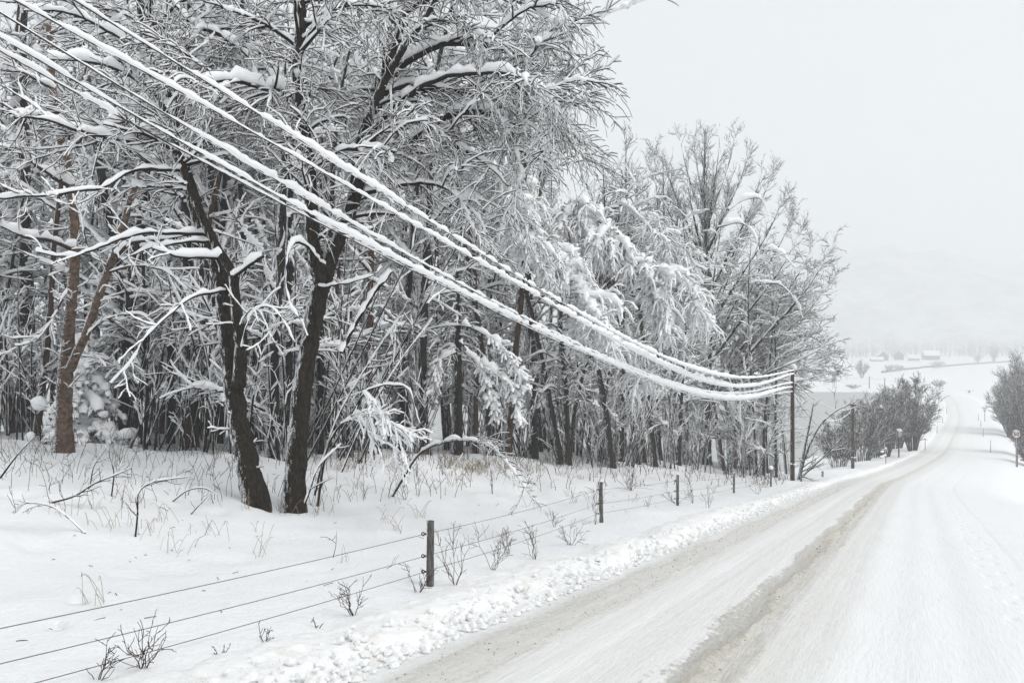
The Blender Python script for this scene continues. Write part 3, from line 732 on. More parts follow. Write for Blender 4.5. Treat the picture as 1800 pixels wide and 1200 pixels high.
t.build("tall grey aspen standing against the sky with upright bare shoots", None)

b = based(1313, 825, 50)
t = Tree("aspen_tree", 15)
t.stem(stemrows(b, [(1314, 770, 50), (1315, 700, 50), (1318, 640, 50), (1325, 580, 50), (1330, 520, 50), (1335, 470, 50)]), [.30, .28, .25, .22, .18, .12, .05])
for rows, r0 in [([(1316, 700), (1350, 640), (1400, 620), (1440, 610), (1465, 602)], .09), ([(1316, 690), (1360, 660), (1410, 650), (1440, 650), (1468, 654)], .08), ([(1320, 620), (1360, 570), (1400, 545), (1430, 560), (1455, 590)], .09),
                 ([(1316, 660), (1280, 600), (1260, 570)], .07), ([(1315, 730), (1360, 690), (1400, 680), (1430, 690)], .06), ([(1330, 530), (1370, 480), (1400, 460), (1420, 470)], .07), ([(1318, 650), (1370, 610), (1420, 590), (1460, 620), (1470, 650)], .07),
                 ([(1316, 712), (1280, 690), (1250, 700)], .05), ([(1318, 640), (1350, 600), (1370, 550)], .06)]:
    dy = t.rng.uniform(-4, 1)
    t.limb(ipts([(x, y, 50+dy*j/3) for j, (x, y) in enumerate(rows)]), r0, .014, .07, .3, wob=.02, lump=.7)
P, R = t.batch(); k = P[..., 2].mean(1) > ipts([(0, 735, 50)])[0][2]
foliate(t, P[k], R[k], 2.6, 1.8, 3.4, .95, 3.2, .45, droop=.02, up=.02, amt=.040, ang=(25, 60), r3=.016, r4=.013, clump=60, cr=.22, caps=(1600, 8000, 22000), bias=(.1, -.1, 0))
t.build("dark aspen behind the near utility pole, its low twigs reaching over the river")

YK = 1.
# thin tops showing behind
for i, (bx, Y, tops, lab) in enumerate([(1150, 46, [(1100, 252), (1078, 285), (1120, 300)], "bare topped tree whose shoots show above the drooping birches"),
                                    (1190, 58, [(1165, 275), (1150, 262), (1185, 300)], "slim bare tree between the drooping birches and the tall aspen"),
                                    (1060, 44, [(1060, 290), (1040, 330), (1095, 345)], "bare tree close behind the arching birch tops")]):
    b = gb(bx, 0, Y); t = Tree("aspen_tree", 30+i)
    mid = pt((bx+tops[0][0])/2, 560, Y)
    t.stem([b, mid*.5+b*.5, mid, pt(tops[0][0]+3, 400, Y), pt(*tops[0], Y)], [.22, .19, .16, .08, .02], step=.3, sides=9)
    for tx, ty in tops[1:]+[(tops[0][0]+30, 350), (tops[0][0]-30, 380), (tops[0][0]+50, 420), (tops[0][0]-40, 450)]:
        t.limb([mid, pt((mid[0]*FX/mid[1]+900+tx)/2, 460, Y), pt(tx, ty, Y)], .10, .014, .05, .3)
    P, R = t.batch(); k = P[..., 2].mean(1) > pt(0, 640, Y)[2]
    foliate(t, P[k], R[k], 2.0, 2.0, 2.6, 1.0, 2.6, .5, droop=.0, up=.08, amt=.035, ang=(20, 45), r3=.018, r4=.015, clump=40, cr=.22, caps=(1200, 4500, 11000))
    t.build(lab)

# birches bowed over by the snow
def bowed(seed, bpx, Yb, stem, rs, arch, lab, am=.20, hang=1.7, thick=.05, extra=()):
    b = gb(bpx, 0, Yb); t = Tree("birch_tree", seed, 'bark', 'twig_brown')
    t.stem(stemrows(b, stem), rs, step=.25, sides=9, snow=.04)
    t.limb(ipts(arch), rs[-1], .02, am, .2, lump=.45, sides=7)
    rows = [t.limbs[-1]]
    for e, a2 in extra: t.limb(ipts(e), .06, .02, a2, .2, lump=.45); rows.append(t.limbs[-1])
    keep = t.limbs; t.limbs = rows; P, R = t.batch(); t.limbs = keep
    rng = t.rng
    # side boughs, then curtains of hanging twigs
    P2, R2 = grow(P, R, rng, 3.4, 1.6, (40, 95), 8, .05, 1, .2, .28, 0, .2, .5, .016, .035, .010, bias=(.2, -.4, .1))
    t.put(P2, R2, 4, am*.72, 6, lump=.45)
    P3, R3 = grow(P2, R2, rng, 8.0, hang*.62, (30, 80), 7, .1, 1, .2, .42, 0, .15, .5, .012, .02, .009)
    t.put(P3, R3, 3, thick*.95, 4, lump=.5, plaster=.55)
    P4, R4 = grow(P3, R3, rng, 4.0, .42, (20, 50), 4, .1, 1, .2, .4, 0, .25, .6, .011, .014, .008, cap=22000)
    t.put(P4, R4, 3, thick*.5, 3, lump=.4, plaster=.5)
    t.clumps(P2, 420, am*.8, .0, .9); t.clumps(P, 140, am*1.25, .1, .7)
    # ordinary twigs up the stem
    return t.build(lab)
bowed(41, 1075, 40, [(1060, 700, 40), (1035, 590, 40), (1005, 480, 39.5), (998, 410, 39)], [.22, .19, .16, .13, .10],
      [(998, 410, 39), (1005, 378, 38.6), (1035, 378, 38), (1070, 402, 37.4), (1105, 445, 36.9), (1140, 488, 36.5), (1165, 520, 36.2), (1178, 570, 36)],
      "birch bent into a long snow-laden arch in the middle of the wood edge", .34, 1.9, .07,
      extra=[([(1140, 488, 36.5), (1168, 487, 36.4), (1200, 500, 36.3), (1222, 525, 36.2), (1230, 565, 36.1)], .2), ([(1035, 380, 38), (1040, 420, 37.5), (1048, 450, 37.2)], .2)])
bowed(42, 985, 36, [(965, 700, 36), (945, 600, 36), (922, 500, 35.6), (918, 460, 35)], [.17, .15, .13, .10, .08],
      [(918, 460, 35), (928, 434, 34.6), (960, 446, 34.2), (995, 472, 33.8), (1022, 512, 33.5), (1038, 550, 33.2), (1052, 600, 33)],
      "smaller bowed birch just left of the long arch, its twigs hanging in white curtains", .30, 1.8, .065)
bowed(43, 860, 33, [(850, 640, 33), (825, 480, 33), (806, 360, 32.6), (810, 300, 32)], [.16, .14, .12, .09, .07],
      [(810, 300, 32), (835, 278, 31.6), (868, 300, 31.2), (895, 345, 30.9), (915, 395, 30.7), (928, 445, 30.5)],
      "drooping birch under the big tree's crown with a heavy white crest", .21, 1.7, .05)
bowed(44, 1120, 44, [(1100, 640, 44), (1075, 480, 43.6), (1065, 400, 43), (1075, 370, 42.6)], [.18, .15, .12, .10, .07],
      [(1075, 370, 42.6), (1100, 360, 42), (1140, 400, 41.4), (1185, 440, 41), (1215, 470, 40.7)],
      "grey drooping birch behind the long arch, lightly snowed", .12, 1.9, .035)
bowed(45, 1000, 38, [(1010, 720, 38), (1030, 640, 37.6), (1050, 610, 37)], [.12, .11, .09, .07],
      [(1050, 610, 37), (1085, 600, 36.4), (1115, 640, 36), (1135, 690, 35.8)],
      "low bowed birch over the dark stems below the power cables", .09, 1.6, .035)

# spruce with bare dark lower trunk
def spruce(seed, b, H, r, lab, boughs, z0=.5, L=1.6, am=.10, cat='tree', name='spruce_tree', rows=None, dens=1.):
    t = Tree(name, seed, 'bark', 'needle'); rng = t.rng
    t.stem([b, b+(0.02, 0, H*.3), b+(.03, 0, H*.65), b+(0, 0, H)], [r, r*.85, r*.5, .02], step=.2, sides=10, snow=.02)
    n = int(boughs); z = z0*H+(H*(1-z0))*np.sort(rng.random(n)); a = rng.random(n)*2*math.pi
    ll = L*(1-.75*(z-z0*H)/(H*(1-z0)))*(.6+.6*rng.random(n)); k = 8
    P = np.empty((n, k, 3)); P[:, 0] = b+np.stack([np.zeros(n), np.zeros(n), z], 1)
    D = np.stack([np.cos(a), np.sin(a), np.full(n, .15)], 1); D = unit(D)
    for j in range(1, k):
        P[:, j] = P[:, j-1]+D*(ll/(k-1))[:, None]; D = unit(D-UP*.20)
    R = np.linspace(1, .3, k)[None]*np.full((n, 1), .022)
    t.put(P, R, 4, am, 6, lump=.6)
    P3, R3 = grow(P, R, rng, 9*dens, .5, (35, 65), 5, .15, 1, .5, .2, 0, .1, .6, .012, .016, .008); t.put(P3, R3, 3, am*.55, 5, lump=.6)
    P4, R4 = grow(P3, R3, rng, 26*dens, .15, (35, 60), 3, .05, 1, .2, .05, 0, .1, 1, .010, .011, .005, cap=16000); t.crown.sweep(P4, R4, 3, cap=False)
    t.clumps(P[:, 3:], n, am*1.1, .15, .55)
    return t, (P, R)
t, _ = spruce(51, gb(803, 811, 32), 9.0, .27, '', 60, .42, 1.9, .05)
for rows in ([(810, 600), (840, 640), (860, 690), (872, 735)], [(815, 570), (870, 600), (905, 650), (925, 690)], [(820, 620), (880, 660), (905, 690), (912, 740)], [(800, 620), (770, 640), (757, 690)]):
    P_, R_ = t.limb(ipts([(x, y, 30.5) for x, y in rows]), .04, .02, .16, .2, lump=.7)
    P3, R3 = grow(P_[None], R_[None], t.rng, 26, .5, (35, 75), 5, .3, 1, .2, .25, 0, .1, .6, .012, .016, .008); t.put(P3, R3, 3, .07, 5, lump=.6, plaster=.5)
    P4, R4 = grow(P3, R3, t.rng, 24, .14, (35, 60), 3, .05, 1, .2, .05, 0, .1, 1, .007, .008, .004); t.crown.sweep(P4, R4, 3, cap=False)
    t.clumps(P3, 22, .14, .1, .8)
t.build("spruce with a straight dark trunk and rounded pads of snow on its lowest boughs")
t, _ = spruce(52, gb(150, 770, 25), 3.4, .07, '', 60, .05, 1.5, .17)
lump_c = np.array([gb(150, 770, 25)+(dx, -.3+.2*t.rng.random(), dz) for dx, dz in ((-1.5, .2), (-1.1, .6), (-.7, 1.1), (-1.3, 1.0), (-.3, 1.7), (.5, .3), (.8, .9), (.5, 1.5), (1.3, .3), (1.5, .6), (1.2, 1.1), (0, 2.2), (.2, 2.7), (-.4, .5), (1.8, .2), (-.9, .2))])
lump_c = lump_c+t.rng.normal(size=lump_c.shape)*.18; t.snow.blobs(lump_c, .12+.13*t.rng.random(len(lump_c)), t.rng, .85, 2)
t.build("small spruce buried in rounded snow lumps behind the red-brown birch")
t, _ = spruce(53, gb(730, 700, 38), 8.0, .16, '', 60, .3, 1.7, .035)
t.build("slighter spruce with dark needles hidden among stems left of the straight-trunked spruce")

# slender dark trunk between spruce and aspens
b = gb(997, 814, 36)
t = Tree("alder_tree", 16)
t.stem(stemrows(b, [(995, 760, 36), (993, 700, 36), (990, 640, 36), (984, 560, 36), (990, 480, 36), (1000, 420, 36)]), [.20, .19, .17, .15, .12, .09, .04])
for s_ in range(9):
    z = t.rng.uniform(480, 720); sgn = t.rng.choice([-1, 1]); L_ = t.rng.uniform(30, 80)
    t.limb(ipts([(990, z, 36), (990+sgn*L_*.5, z-20, 35.5), (990+sgn*L_, z-5, 35)]), .04, .012, .06, .2)
P, R = t.batch(); k = P[..., 2].mean(1) > pt(0, 740, 36)[2]
foliate(t, P[k], R[k], 2.0, 1.4, 3, .7, 3, .4, droop=.1, amt=.04, r3=.014, r4=.012, clump=30, cr=.15, caps=(800, 4000, 9000))
t.build("slim dark alder standing at the snow edge right of the spruce")

# leafless tree leaning by the near utility pole
b = gb(1404, 838, 50)
t = Tree("alder_tree", 17)
t.stem(stemrows(b, [(1414, 790, 50), (1424, 740, 50), (1430, 708, 50)]), [.09, .08, .06, .03], step=.2, sides=8, snow=.02)
t.stem(stemrows(b, [(1418, 795, 49.5), (1440, 750, 49), (1470, 722, 48.6), (1503, 708, 48.3)])[0:], [.08, .07, .055, .04, .015], step=.2, sides=8, snow=.02)
t.stem(stemrows(b, [(1440, 810, 49), (1465, 785, 48.5), (1480, 770, 48)]), [.06, .05, .03, .015], step=.2, sides=7, snow=.02)
P, R = t.batch()
foliate(t, P, R, 1.5, 1.9, 1.8, .9, 1.6, .45, droop=.02, up=.02, amt=.022, ang=(30, 65), r3=.014, r4=.012, clump=0, caps=(300, 900, 1800), bias=(.5, -.2, .2))
t.build("thin leafless tree with two leaning stems beside the near utility pole")

# bowed sapling covered in snow, in front of the wood
b = gb(558, 862, 17.2)
t = Tree("sapling", 18, 'bark', 'twig')
t.stem(stemrows(b, [(572, 800, 17), (592, 755, 16.8), (622, 728, 16.6), (650, 722, 16.4)]), [.035, .030, .026, .022, .018], step=.12, sides=7, snow=.03, flare=False)
t.limb(ipts([(622, 728, 16.6), (640, 690, 16.5), (675, 680, 16.3), (710, 690, 16.1), (730, 745, 16)]), .018, .008, .03, .12)
lim = []
for rows in ([(650, 722, 16.4), (690, 750, 16), (710, 790, 15.8), (722, 830, 15.7)], [(640, 722, 16.4), (655, 760, 16), (665, 800, 15.9), (672, 840, 15.8)], [(622, 728, 16.6), (660, 735, 16.2), (690, 770, 16), (700, 815, 15.9)],
             [(640, 690, 16.5), (665, 710, 16.2), (680, 740, 16)], [(600, 745, 16.7), (630, 735, 16.4), (645, 770, 16.2), (655, 815, 16.1)], [(650, 722, 16.4), (700, 760, 15.9), (740, 780, 15.7)]):
    t.limb(ipts(rows), .012, .007, .038, .1, lump=.5)
    lim.append(t.limbs[-1])
t.limbs = lim; P, R = t.batch(10)
P3, R3 = grow(P, R, t.rng, 9, .5, (25, 60), 6, .1, 1, .2, .22, 0, .25, .6, .006, .01, .005); t.put(P3, R3, 3, .026, 5, lump=.6, plaster=.6)
P4, R4 = grow(P3, R3, t.rng, 6, .2, (25, 60), 4, .1, 1, .2, .2, 0, .3, .6, .0045, .01, .004); t.put(P4, R4, 3, .013, 4, lump=.6, plaster=.6)
t.build("bowed sapling in front of the wood, its drooping twigs thick with bright snow", cat='sapling')

# arching bare branch reaching over the fence
b = gb(690, 842, 20)
t = Tree("sapling", 19, 'bark', 'twig')
t.stem(stemrows(b, [(735, 800, 19), (785, 776, 18.2), (830, 775, 17.5), (868, 790, 17), (898, 822, 16.6), (925, 860, 16.3), (940, 885, 16.2)]), [.035, .032, .03, .027, .024, .020, .015, .008], step=.12, sides=7, snow=.045, flare=False)
P, R = t.batch(10); P, R = P[-1:], R[-1:]
P3, R3 = grow(P, R, t.rng, 12, .7, (20, 50), 7, .2, 1, .2, .10, 0, .3, .6, .007, .01, .005, bias=(.5, 0, .3)); t.put(P3, R3, 4, .008)
P4, R4 = grow(P3, R3, t.rng, 7, .25, (25, 60), 4, .1, 1, .2, .1, 0, .3, .6, .005, .01, .004); t.put(P4, R4, 3, .005, 3)
t.build("long thin sapling arched over to the right until its twigs touch the fence", cat='sapling')

# ------------------------------------------------------------------ the wood behind
def generic(seed, H, stems, spread, style, name, bark='bark_far'):
    t = Tree(name, seed, bark); rng = t.rng; t.base = np.zeros(3)
    for s_ in range(stems):
        a = rng.random()*6.28; o = np.array([math.cos(a), math.sin(a), 0])*(.0 if stems == 1 else .22)
        h = H*rng.uniform(.8, 1.05); ln = o*2+np.array([rng.normal(), rng.normal(), 0])*spread
        r0 = rng.uniform(.075, .13)*(1.25 if stems == 1 else .85)
        pts = [o, o+ln*.2+(0, 0, h*.25), o+ln*.5+(rng.normal()*.15, rng.normal()*.15, h*.5), o+ln*.8+(rng.normal()*.3, rng.normal()*.3, h*.75), o+ln*1.2+(rng.normal()*.4, rng.normal()*.4, h)]
        t.stem(pts, [r0, r0*.85, r0*.7, r0*.5, .02], step=.35, sides=7, snow=.03)
    P, R = t.batch()
    P1, R1 = grow(P, R, rng, 1.5, 2.8, (35, 75), 9, .1, 1, .2, .07 if style else .02, .0 if style else .04, .14, .5, .02, .05, .012)
    z = P1[:, 0, 2]; k = (z > H*.08) & (rng.random(len(z)) < np.clip(.35+z/H, 0, 1)); P1, R1 = P1[k], R1[k]
    t.put(P1, R1, 4, .06, 5, lump=.4)
    P2, R2 = grow(P1, R1, rng, 3.0, 1.1, (30, 70), 6, .15, 1, .3, .08 if style else .0, .02, .16, .6, .015, .025, .011, cap=4000); t.put(P2, R2, 3, .042, 4, lump=.4)
    P3, R3 = grow(P2, R2, rng, 3.6, .55, (25, 55), 4, .15, 1, .3, .08, .02, .16, .7, .012, .02, .008, cap=15000); t.put(P3, R3, 3, .022, 3, lump=.3, skip=.2)
    t.clumps(P1, 120, .13)
    return t
gen = []
for i, (H, st, sp, sty, nm, *bk) in enumerate([(17, 1, .5, 1, 'alder_tree'), (16, 2, .7, 1, 'alder_tree'), (15, 3, .8, 0, 'birch_tree'), (18, 1, .9, 0, 'birch_tree', 'redbark'), (14, 2, 1.2, 1, 'alder_tree')]):
    gen.append(generic(100+i, H, st, sp, sty, nm, *bk))
GL = {'alder_tree': "dark slender alder standing deep among the crowded trees of the snowy wood", 'birch_tree': "slender snow-dusted birch standing deep among the crowded trees of the snowy wood"}
GG = {'alder_tree': "alders crowded in the snowy wood", 'birch_tree': "birches crowded in the snowy wood"}
roots = [g.build(GL[g.name], GG[g.name]) for g in gen]
HH = [17, 16, 15, 18, 14]
rng = np.random.default_rng(77)
forced = [(20, 28.5), (215, 27.5), (243, 31), (322, 27), (336, 27.8), (478, 23.5), (655, 29), (700, 33), (742, 31), (890, 36), (935, 38), (1090, 44), (1130, 47), (1160, 50), (1190, 49), (1270, 53), (1340, 54), (1362, 53), (1290, 56), (560, 27), (430, 29), (-60, 30), (60, 31), (380, 31), (610, 33)]
ex = np.array([-200, 0, 200, 420, 600, 800, 1000, 1200, 1300, 1385]); ey = np.array([25, 26, 26, 24, 25, 33, 37, 48, 50, 52.])
sil_x = np.array([-300, 1030, 1060, 1110, 1200, 1300, 1350, 1400, 1440]); sil_y = np.array([-600, -300, 330, 300, 290, 350, 430, 520, 620.])
placed = []; used = [0]*5
for tries in range(6000):
    if len(placed) >= 135: break
    px = rng.uniform(-260, 1385); Y = np.interp(px, ex, ey)+.5+21*rng.random()**1.2
    if px > 1250: Y = min(Y, 62)
    fo_ = len(placed) < len(forced)
    if fo_: px, Y = forced[len(placed)]
    X = (px-900)/FX*Y
    if not fo_ and any((X-a)**2+(Y-b_)**2 < 1.3 for a, b_ in placed): continue
    z = float(ground_z(X, Y)); k = rng.integers(0, 5) if not fo_ else 0 if tries % 3 else 3
    H = HH[k]*rng.uniform(.85, 1.15)*(1.3 if px < 1000 and Y > 30 else 1)
    yt = np.interp(px, sil_x, sil_y)+rng.uniform(0, 60); Hmax = (600-yt)/FX*Y-z
    s = min(H, Hmax)/HH[k]
    if s < .42 and not fo_: continue
    if used[k] == 0: r = roots[k]; r.location = (X, Y, z-.1)
    else: r = copy_tree(roots[k], (X, Y, z-.1), 0, 1, 1)
    used[k] += 1
    r.rotation_euler = (rng.normal()*.05, rng.normal()*.05, rng.random()*6.28); sx = (.6+.4*s)*rng.uniform(.85, 1.15)*(1.45 if fo_ else 1)
    r.scale = (sx, sx, s)
    placed.append((X, Y))

# whippy young stems crowding the wood floor
rng = np.random.default_rng(5)
def young(seed, H, n, pole=False):
    t = Tree("young_tree", seed, 'bark_far'); t.base = np.zeros(3)
    for s_ in range(n):
        a = t.rng.random()*6.28; o = np.array([math.cos(a), math.sin(a), 0])*(.35 if not pole else 1.1)*t.rng.random(); l = (.5 if pole else 1.)* np.array([t.rng.normal(), t.rng.normal(), 0])*.5; h = H*t.rng.uniform(.6, 1)
        t.stem([o, o+l*.3+(0, 0, h*.35), o+l*.8+(0, 0, h*.7), o+l*1.6+(0, 0, h)], [.035, .03, .022, .01], step=.3, sides=5, snow=.045, flare=False)
    P, R = t.batch(8)
    P2, R2 = grow(P, R, t.rng, 1.5 if not pole else .7, 1.0, (20, 50), 7, .2, 1, .4, .02, .03, .14, .5, .010, .02, .008); t.put(P2, R2, 3, .032, 4, lump=.5)
    P3, R3 = grow(P2, R2, t.rng, 3.2, .42, (22, 50), 4, .2, 1, .4, .02, .02, .14, .5, .009, .02, .007); t.put(P3, R3, 3, .02, 3, lump=.5)
    t.clumps(P2, 8, .06)
    return t.build("whippy young tree filling the gaps between trunks on the wood floor", "young trees on the wood floor", 'young tree')
yr = [young(200+i, *a_) for i, a_ in enumerate([(5.5, 3), (6.5, 4), (4.5, 5), (7.5, 2), (9, 6, True), (8, 5, True)])]; yu = [0]*6
for i in range(165):
    px = rng.uniform(-200, 1385); Y = np.interp(px, ex, ey)-1.2+17*rng.random()**1.5
    if 50 < px < 215 and Y < 30: continue
    X = (px-900)/FX*Y; z = float(ground_z(X, Y)); k = int(rng.integers(0, 6))
    if yu[k] == 0: r = yr[k]
    else: r = copy_tree(yr[k], (0, 0, 0), 0, 1, 1)
    yu[k] += 1; r.location = (X, Y, z-.1); s = rng.uniform(.6, 1.35); r.rotation_euler = (rng.normal()*.19, rng.normal()*.19, rng.random()*6.28); r.scale = (s, s, s*rng.uniform(.8, 1.2))

# ------------------------------------------------------------------ overhead cables under snow
DC, DS = .878, .479
def plane_pts(pix, p):
    out = []
    for x, y in pix:
        a = (x-900)/FX; Y = p/(a*DC-DS); X = a*Y; out.append((X*DS+Y*DC, -(y-600)/FX*Y, Y))
    return np.array(out)
POLE1 = gb(1393, 0, 47.3)
cables = [
 (-6.45, [(140, -2), (333, 125), (433, 197), (600, 295), (690, 350), (782, 405), (860, 452), (933, 497), (987, 531), (1055, 571), (1115, 603), (1169, 630), (1215, 648), (1260, 660), (1290, 663), (1320, 663), (1345, 662), (1370, 659), (1391, 655)],
  [(-60, 7), (333, 10), (433, 13), (600, 16), (720, 10), (900, 8), (1060, 8), (1267, 9), (1310, 5), (1391, 3)], (640, 1010), "uppermost snow-coated power cable sagging towards the near utility pole"),
 (-6.70, [(30, -10), (190, 100), (333, 172), (433, 227), (540, 290), (600, 327), (690, 373), (782, 425), (860, 470), (933, 510), (987, 543), (1055, 582), (1110, 613), (1147, 636), (1192, 656), (1238, 670), (1283, 678), (1320, 678), (1360, 670), (1391, 659)],
  [(-60, 11), (190, 13), (333, 15), (433, 11), (560, 6), (700, 10), (900, 11), (1060, 13), (1255, 12), (1318, 8), (1391, 4)], (540, 960), "second power cable from the top, lumpy with snow where it crosses the forked trunk"),
 (-6.95, [(0, 30), (100, 77), (200, 143), (310, 213), (400, 265), (480, 313), (593, 382), (670, 422), (737, 458), (805, 497), (873, 534), (964, 580), (1033, 614), (1101, 643), (1169, 668), (1215, 683), (1260, 691), (1306, 690), (1352, 682), (1391, 673)],
  [(-60, 3), (200, 4), (320, 6), (360, 14), (480, 18), (600, 14), (700, 8), (900, 6), (1100, 5), (1200, 5), (1300, 4), (1391, 3)], (600, 1150), "power cable third from the top, nearly bare at the photo's left edge"),
 (-7.00, [(0, 70), (175, 165), (310, 240), (400, 297), (500, 352), (593, 403), (667, 440), (737, 475), (805, 512), (873, 546), (919, 568), (964, 586), (1033, 620), (1101, 649), (1169, 674), (1215, 690), (1260, 699), (1306, 700), (1352, 691), (1391, 680)],
  [(-60, 13), (175, 11), (310, 8), (400, 12), (500, 15), (600, 18), (700, 13), (900, 12), (1060, 11), (1230, 12), (1300, 11), (1360, 7), (1391, 3)], (640, 1080), "lowest thick snow sleeve, the fourth power cable from the top"),
 (-7.15, [(0, 92), (120, 152), (205, 203), (300, 254), (400, 310), (500, 360), (600, 410), (667, 446), (737, 481), (805, 517), (873, 551), (964, 591), (1033, 625), (1101, 654), (1169, 679), (1215, 694), (1260, 703), (1306, 703), (1352, 695), (1391, 686)],
  [(-60, 13), (120, 13), (200, 14), (206, 0), (298, 0), (305, 6), (400, 7), (600, 4), (800, 2), (1000, 2), (1391, 2)], (500, 1300), "undermost power cable with a bare black stretch between two lengths of snow")]
for ci, (p, pix, thick, (l0, l1), lab) in enumerate(cables):
    rng = np.random.default_rng(300+ci)
    A = plane_pts(pix, p); co = np.polyfit(A[:, 0], A[:, 1], 5 if ci < 2 else 6, w=np.ones(len(A)))
    tt = np.arange(A[:, 0].min()-0.0, A[:, 0].max()+.001, .07)
    z = np.polyval(co, tt)
    # carry on past the left edge of the picture towards the pole behind
    sl = (z[3]-z[0])/(tt[3]-tt[0]); pre = np.arange(tt[0]-14, tt[0], .14)
    tt = np.concatenate([pre, tt]); z = np.concatenate([z[0]+sl*(pre-pre[-1]-.14)*1.0+.008*(pre-pre[-1])**2, z])
    X = p*DC+tt*DS; Y = -p*DS+tt*DC
    P = np.stack([X, Y, z], 1)
    # meet the pole
    endp = np.array([POLE1[0]+.05*(-1 if p < -6.9 else 1), POLE1[1]-.1, P[-1, 2]]); wgt = sstep(tt[-1]-8, tt[-1], tt)[:, None]
    P[:, :2] = P[:, :2]+wgt*(endp[:2]-P[-1, :2])
    mb = MB(); mb.sweep(P[None], np.full((1, len(P)), .0075), 6)
    root = empty("power_cable", tuple(P[-1])); tag(root, lab, 'power cable', 'power cables strung along the wood')
    mb.V = [v-P[-1] for v in mb.V]; mb.build('wire', M['cable'], root)
    px = 900+FX*P[:, 0]/np.maximum(P[:, 1], .6)
    px = np.where(P[:, 1] < 4, -60, px)
    th = np.interp(px, [a for a, _ in thick], [b_ for _, b_ in thick])
    depth = np.maximum(P[:, 1], 5.5)
    R = th/FX*depth*.41
    s1 = np.interp(np.arange(len(P)), np.arange(0, len(P)+40, 40)[:len(range(0, len(P)+40, 40))], rng.random(len(range(0, len(P)+40, 40))))
    nz = fbm(tt*1.4, tt*0+ci*7, 4, 90+ci); nf = fbm(tt*5.5, tt*0+ci*3, 3, 95+ci)
    lump = (px > l0) & (px < l1)
    Rm = R*(.95+.30*nz+.22*nf)
    Rm = np.where(lump, R*(.95+.35*np.clip(nf*1.6, -.8, .5)+.22*nz), Rm)
    br = (nf+.6*nz) < -.42
    Rm = np.where((~lump) & ((nf+.8*nz) < -.45) & (px < 1100), R*.45, Rm)
    Rm = np.where(lump & br, R*.22, Rm)
    Rm = Rm*(1+.16*(rng.random(len(Rm))-.5)*2)
    Rm = np.maximum(Rm, .002)
    Pc = P+np.array([0, 0, 1.])*(Rm*.72+.004)[:, None]
    Pc[:, 0] += .12*Rm*nf*3
    mb = MB(); mb.sweep(Pc[None], Rm[None], 9, jit=.24, rng=rng); mb.V = [v-P[-1] for v in mb.V]
    mb.build('snow_load', M['snow'], root)

# ------------------------------------------------------------------ utility poles
def upole(base, top, r, lab, ins=2, snow=True, tilt=0.):
    root = empty("utility_pole", tuple(base)); tag(root, lab, 'utility pole', None)
    H = top-base[2]; mb = MB(); k = 30; P = np.zeros((k, 3)); P[:, 2] = np.linspace(-.6, H, k); P[:, 0] = tilt*np.linspace(0, 1, k)
    mb.sweep(P[None], np.linspace(r*1.15, r*.85, k)[None], 14); mb.build('shaft', M['pole'], root)
    for i in range(ins):
        mb = MB(); z = H-.35-.85*(i//2); sx = -1 if i % 2 else 1
        mb.sweep(np.array([[(0, 0, z), (sx*.2, 0, z), (sx*.22, 0, z+.06)]]), np.full((1, 3), .018), 6)
        mb.sweep(np.array([[(sx*.22, 0, z+.04), (sx*.22, 0, z+.08), (sx*.22, 0, z+.12), (sx*.22, 0, z+.17)]]), np.array([[.045, .03, .05, .02]]), 8)
        mb.build('insulator', M['black'], root)
    if snow:
        mb = MB(); mb.blobs(np.array([[0, 0, H+r*.6], [.02, 0, H+r*1.3]]), np.array([r*1.5, r]), np.random.default_rng(3), .9, 2)
        mb.blobs(np.array([[-.12, -.1, 1.4], [.1, -.12, 1.35], [.22, -.05, 1.38]])*[1, 1, .8], np.array([.09, .11, .08]), np.random.default_rng(5), .5, 1)
        mb.build('snow_cap', M['snow'], root)
    return root
upole(POLE1, pt(0, 647, 47.3)[2], .125, "tall tarred wooden pole at the end of the wood where the snowy cables arrive", 4)
P2 = gb(1499, 0, 72.); upole(P2, pt(0, 708, 72.)[2], .14, "wooden pole with a snow cap rising in front of the brown willow thicket", 4)
P3 = gb(1549, 0, 88.); upole(P3, pt(0, 716, 88.)[2], .14, "grey pole half hidden inside the brown willow thicket", 2)
fp_ = []
for px, py, tp, lab in ((1528, 688, 661, "leftmost tiny pole on the misty far bank of the river"), (1555, 690, 664, "middle tiny pole on the misty far bank of the river"), (1587, 684, 667, "tiny far-bank pole just left of the willow tops")):
    b = gb(px, 0, 306.); upole(b, pt(0, tp, b[1])[2], .16, lab, 0, False); fp_.append((b, pt(0, tp, b[1])[2]))
def span(A, B, sag, r, lab, snow=0.):
    t = np.linspace(0, 1, 40)[:, None]; P = A*(1-t)+B*t; P[:, 2] -= (sag*4*t*(1-t))[:, 0]
    root = empty("power_cable", tuple(A)); tag(root, lab, 'power cable', 'cables beyond the near utility pole')
    mb = MB(); mb.sweep((P-A)[None], np.full((1, 40), r), 5); mb.build('wire', M['cable'], root)
    if snow: mb = MB(); mb.sweep((P-A+(0, 0, snow*.8))[None], np.full((1, 40), snow)*(.7+.6*np.random.default_rng(1).random((1, 40))), 6); mb.build('snow_load', M['snow'], root)
t1, t2, t3 = pt(0, 672, 47.3)[2], pt(0, 715, 72.)[2], pt(0, 722, 88.)[2]
for i, (dz, dx, lab) in enumerate([(0, .2, "topmost of the thin cables running from the near pole down to the second pole"), (-.45, -.2, "middle of the thin cables running from the near pole to the second pole"), (-.95, .2, "lowest of the thin cables running from the near pole to the second pole")]):
    span(POLE1*[1, 1, 0]+(dx, 0, t1+dz), P2*[1, 1, 0]+(dx, 0, t2+dz), .9+.5*i, .012, lab, .028 if i < 2 else 0)
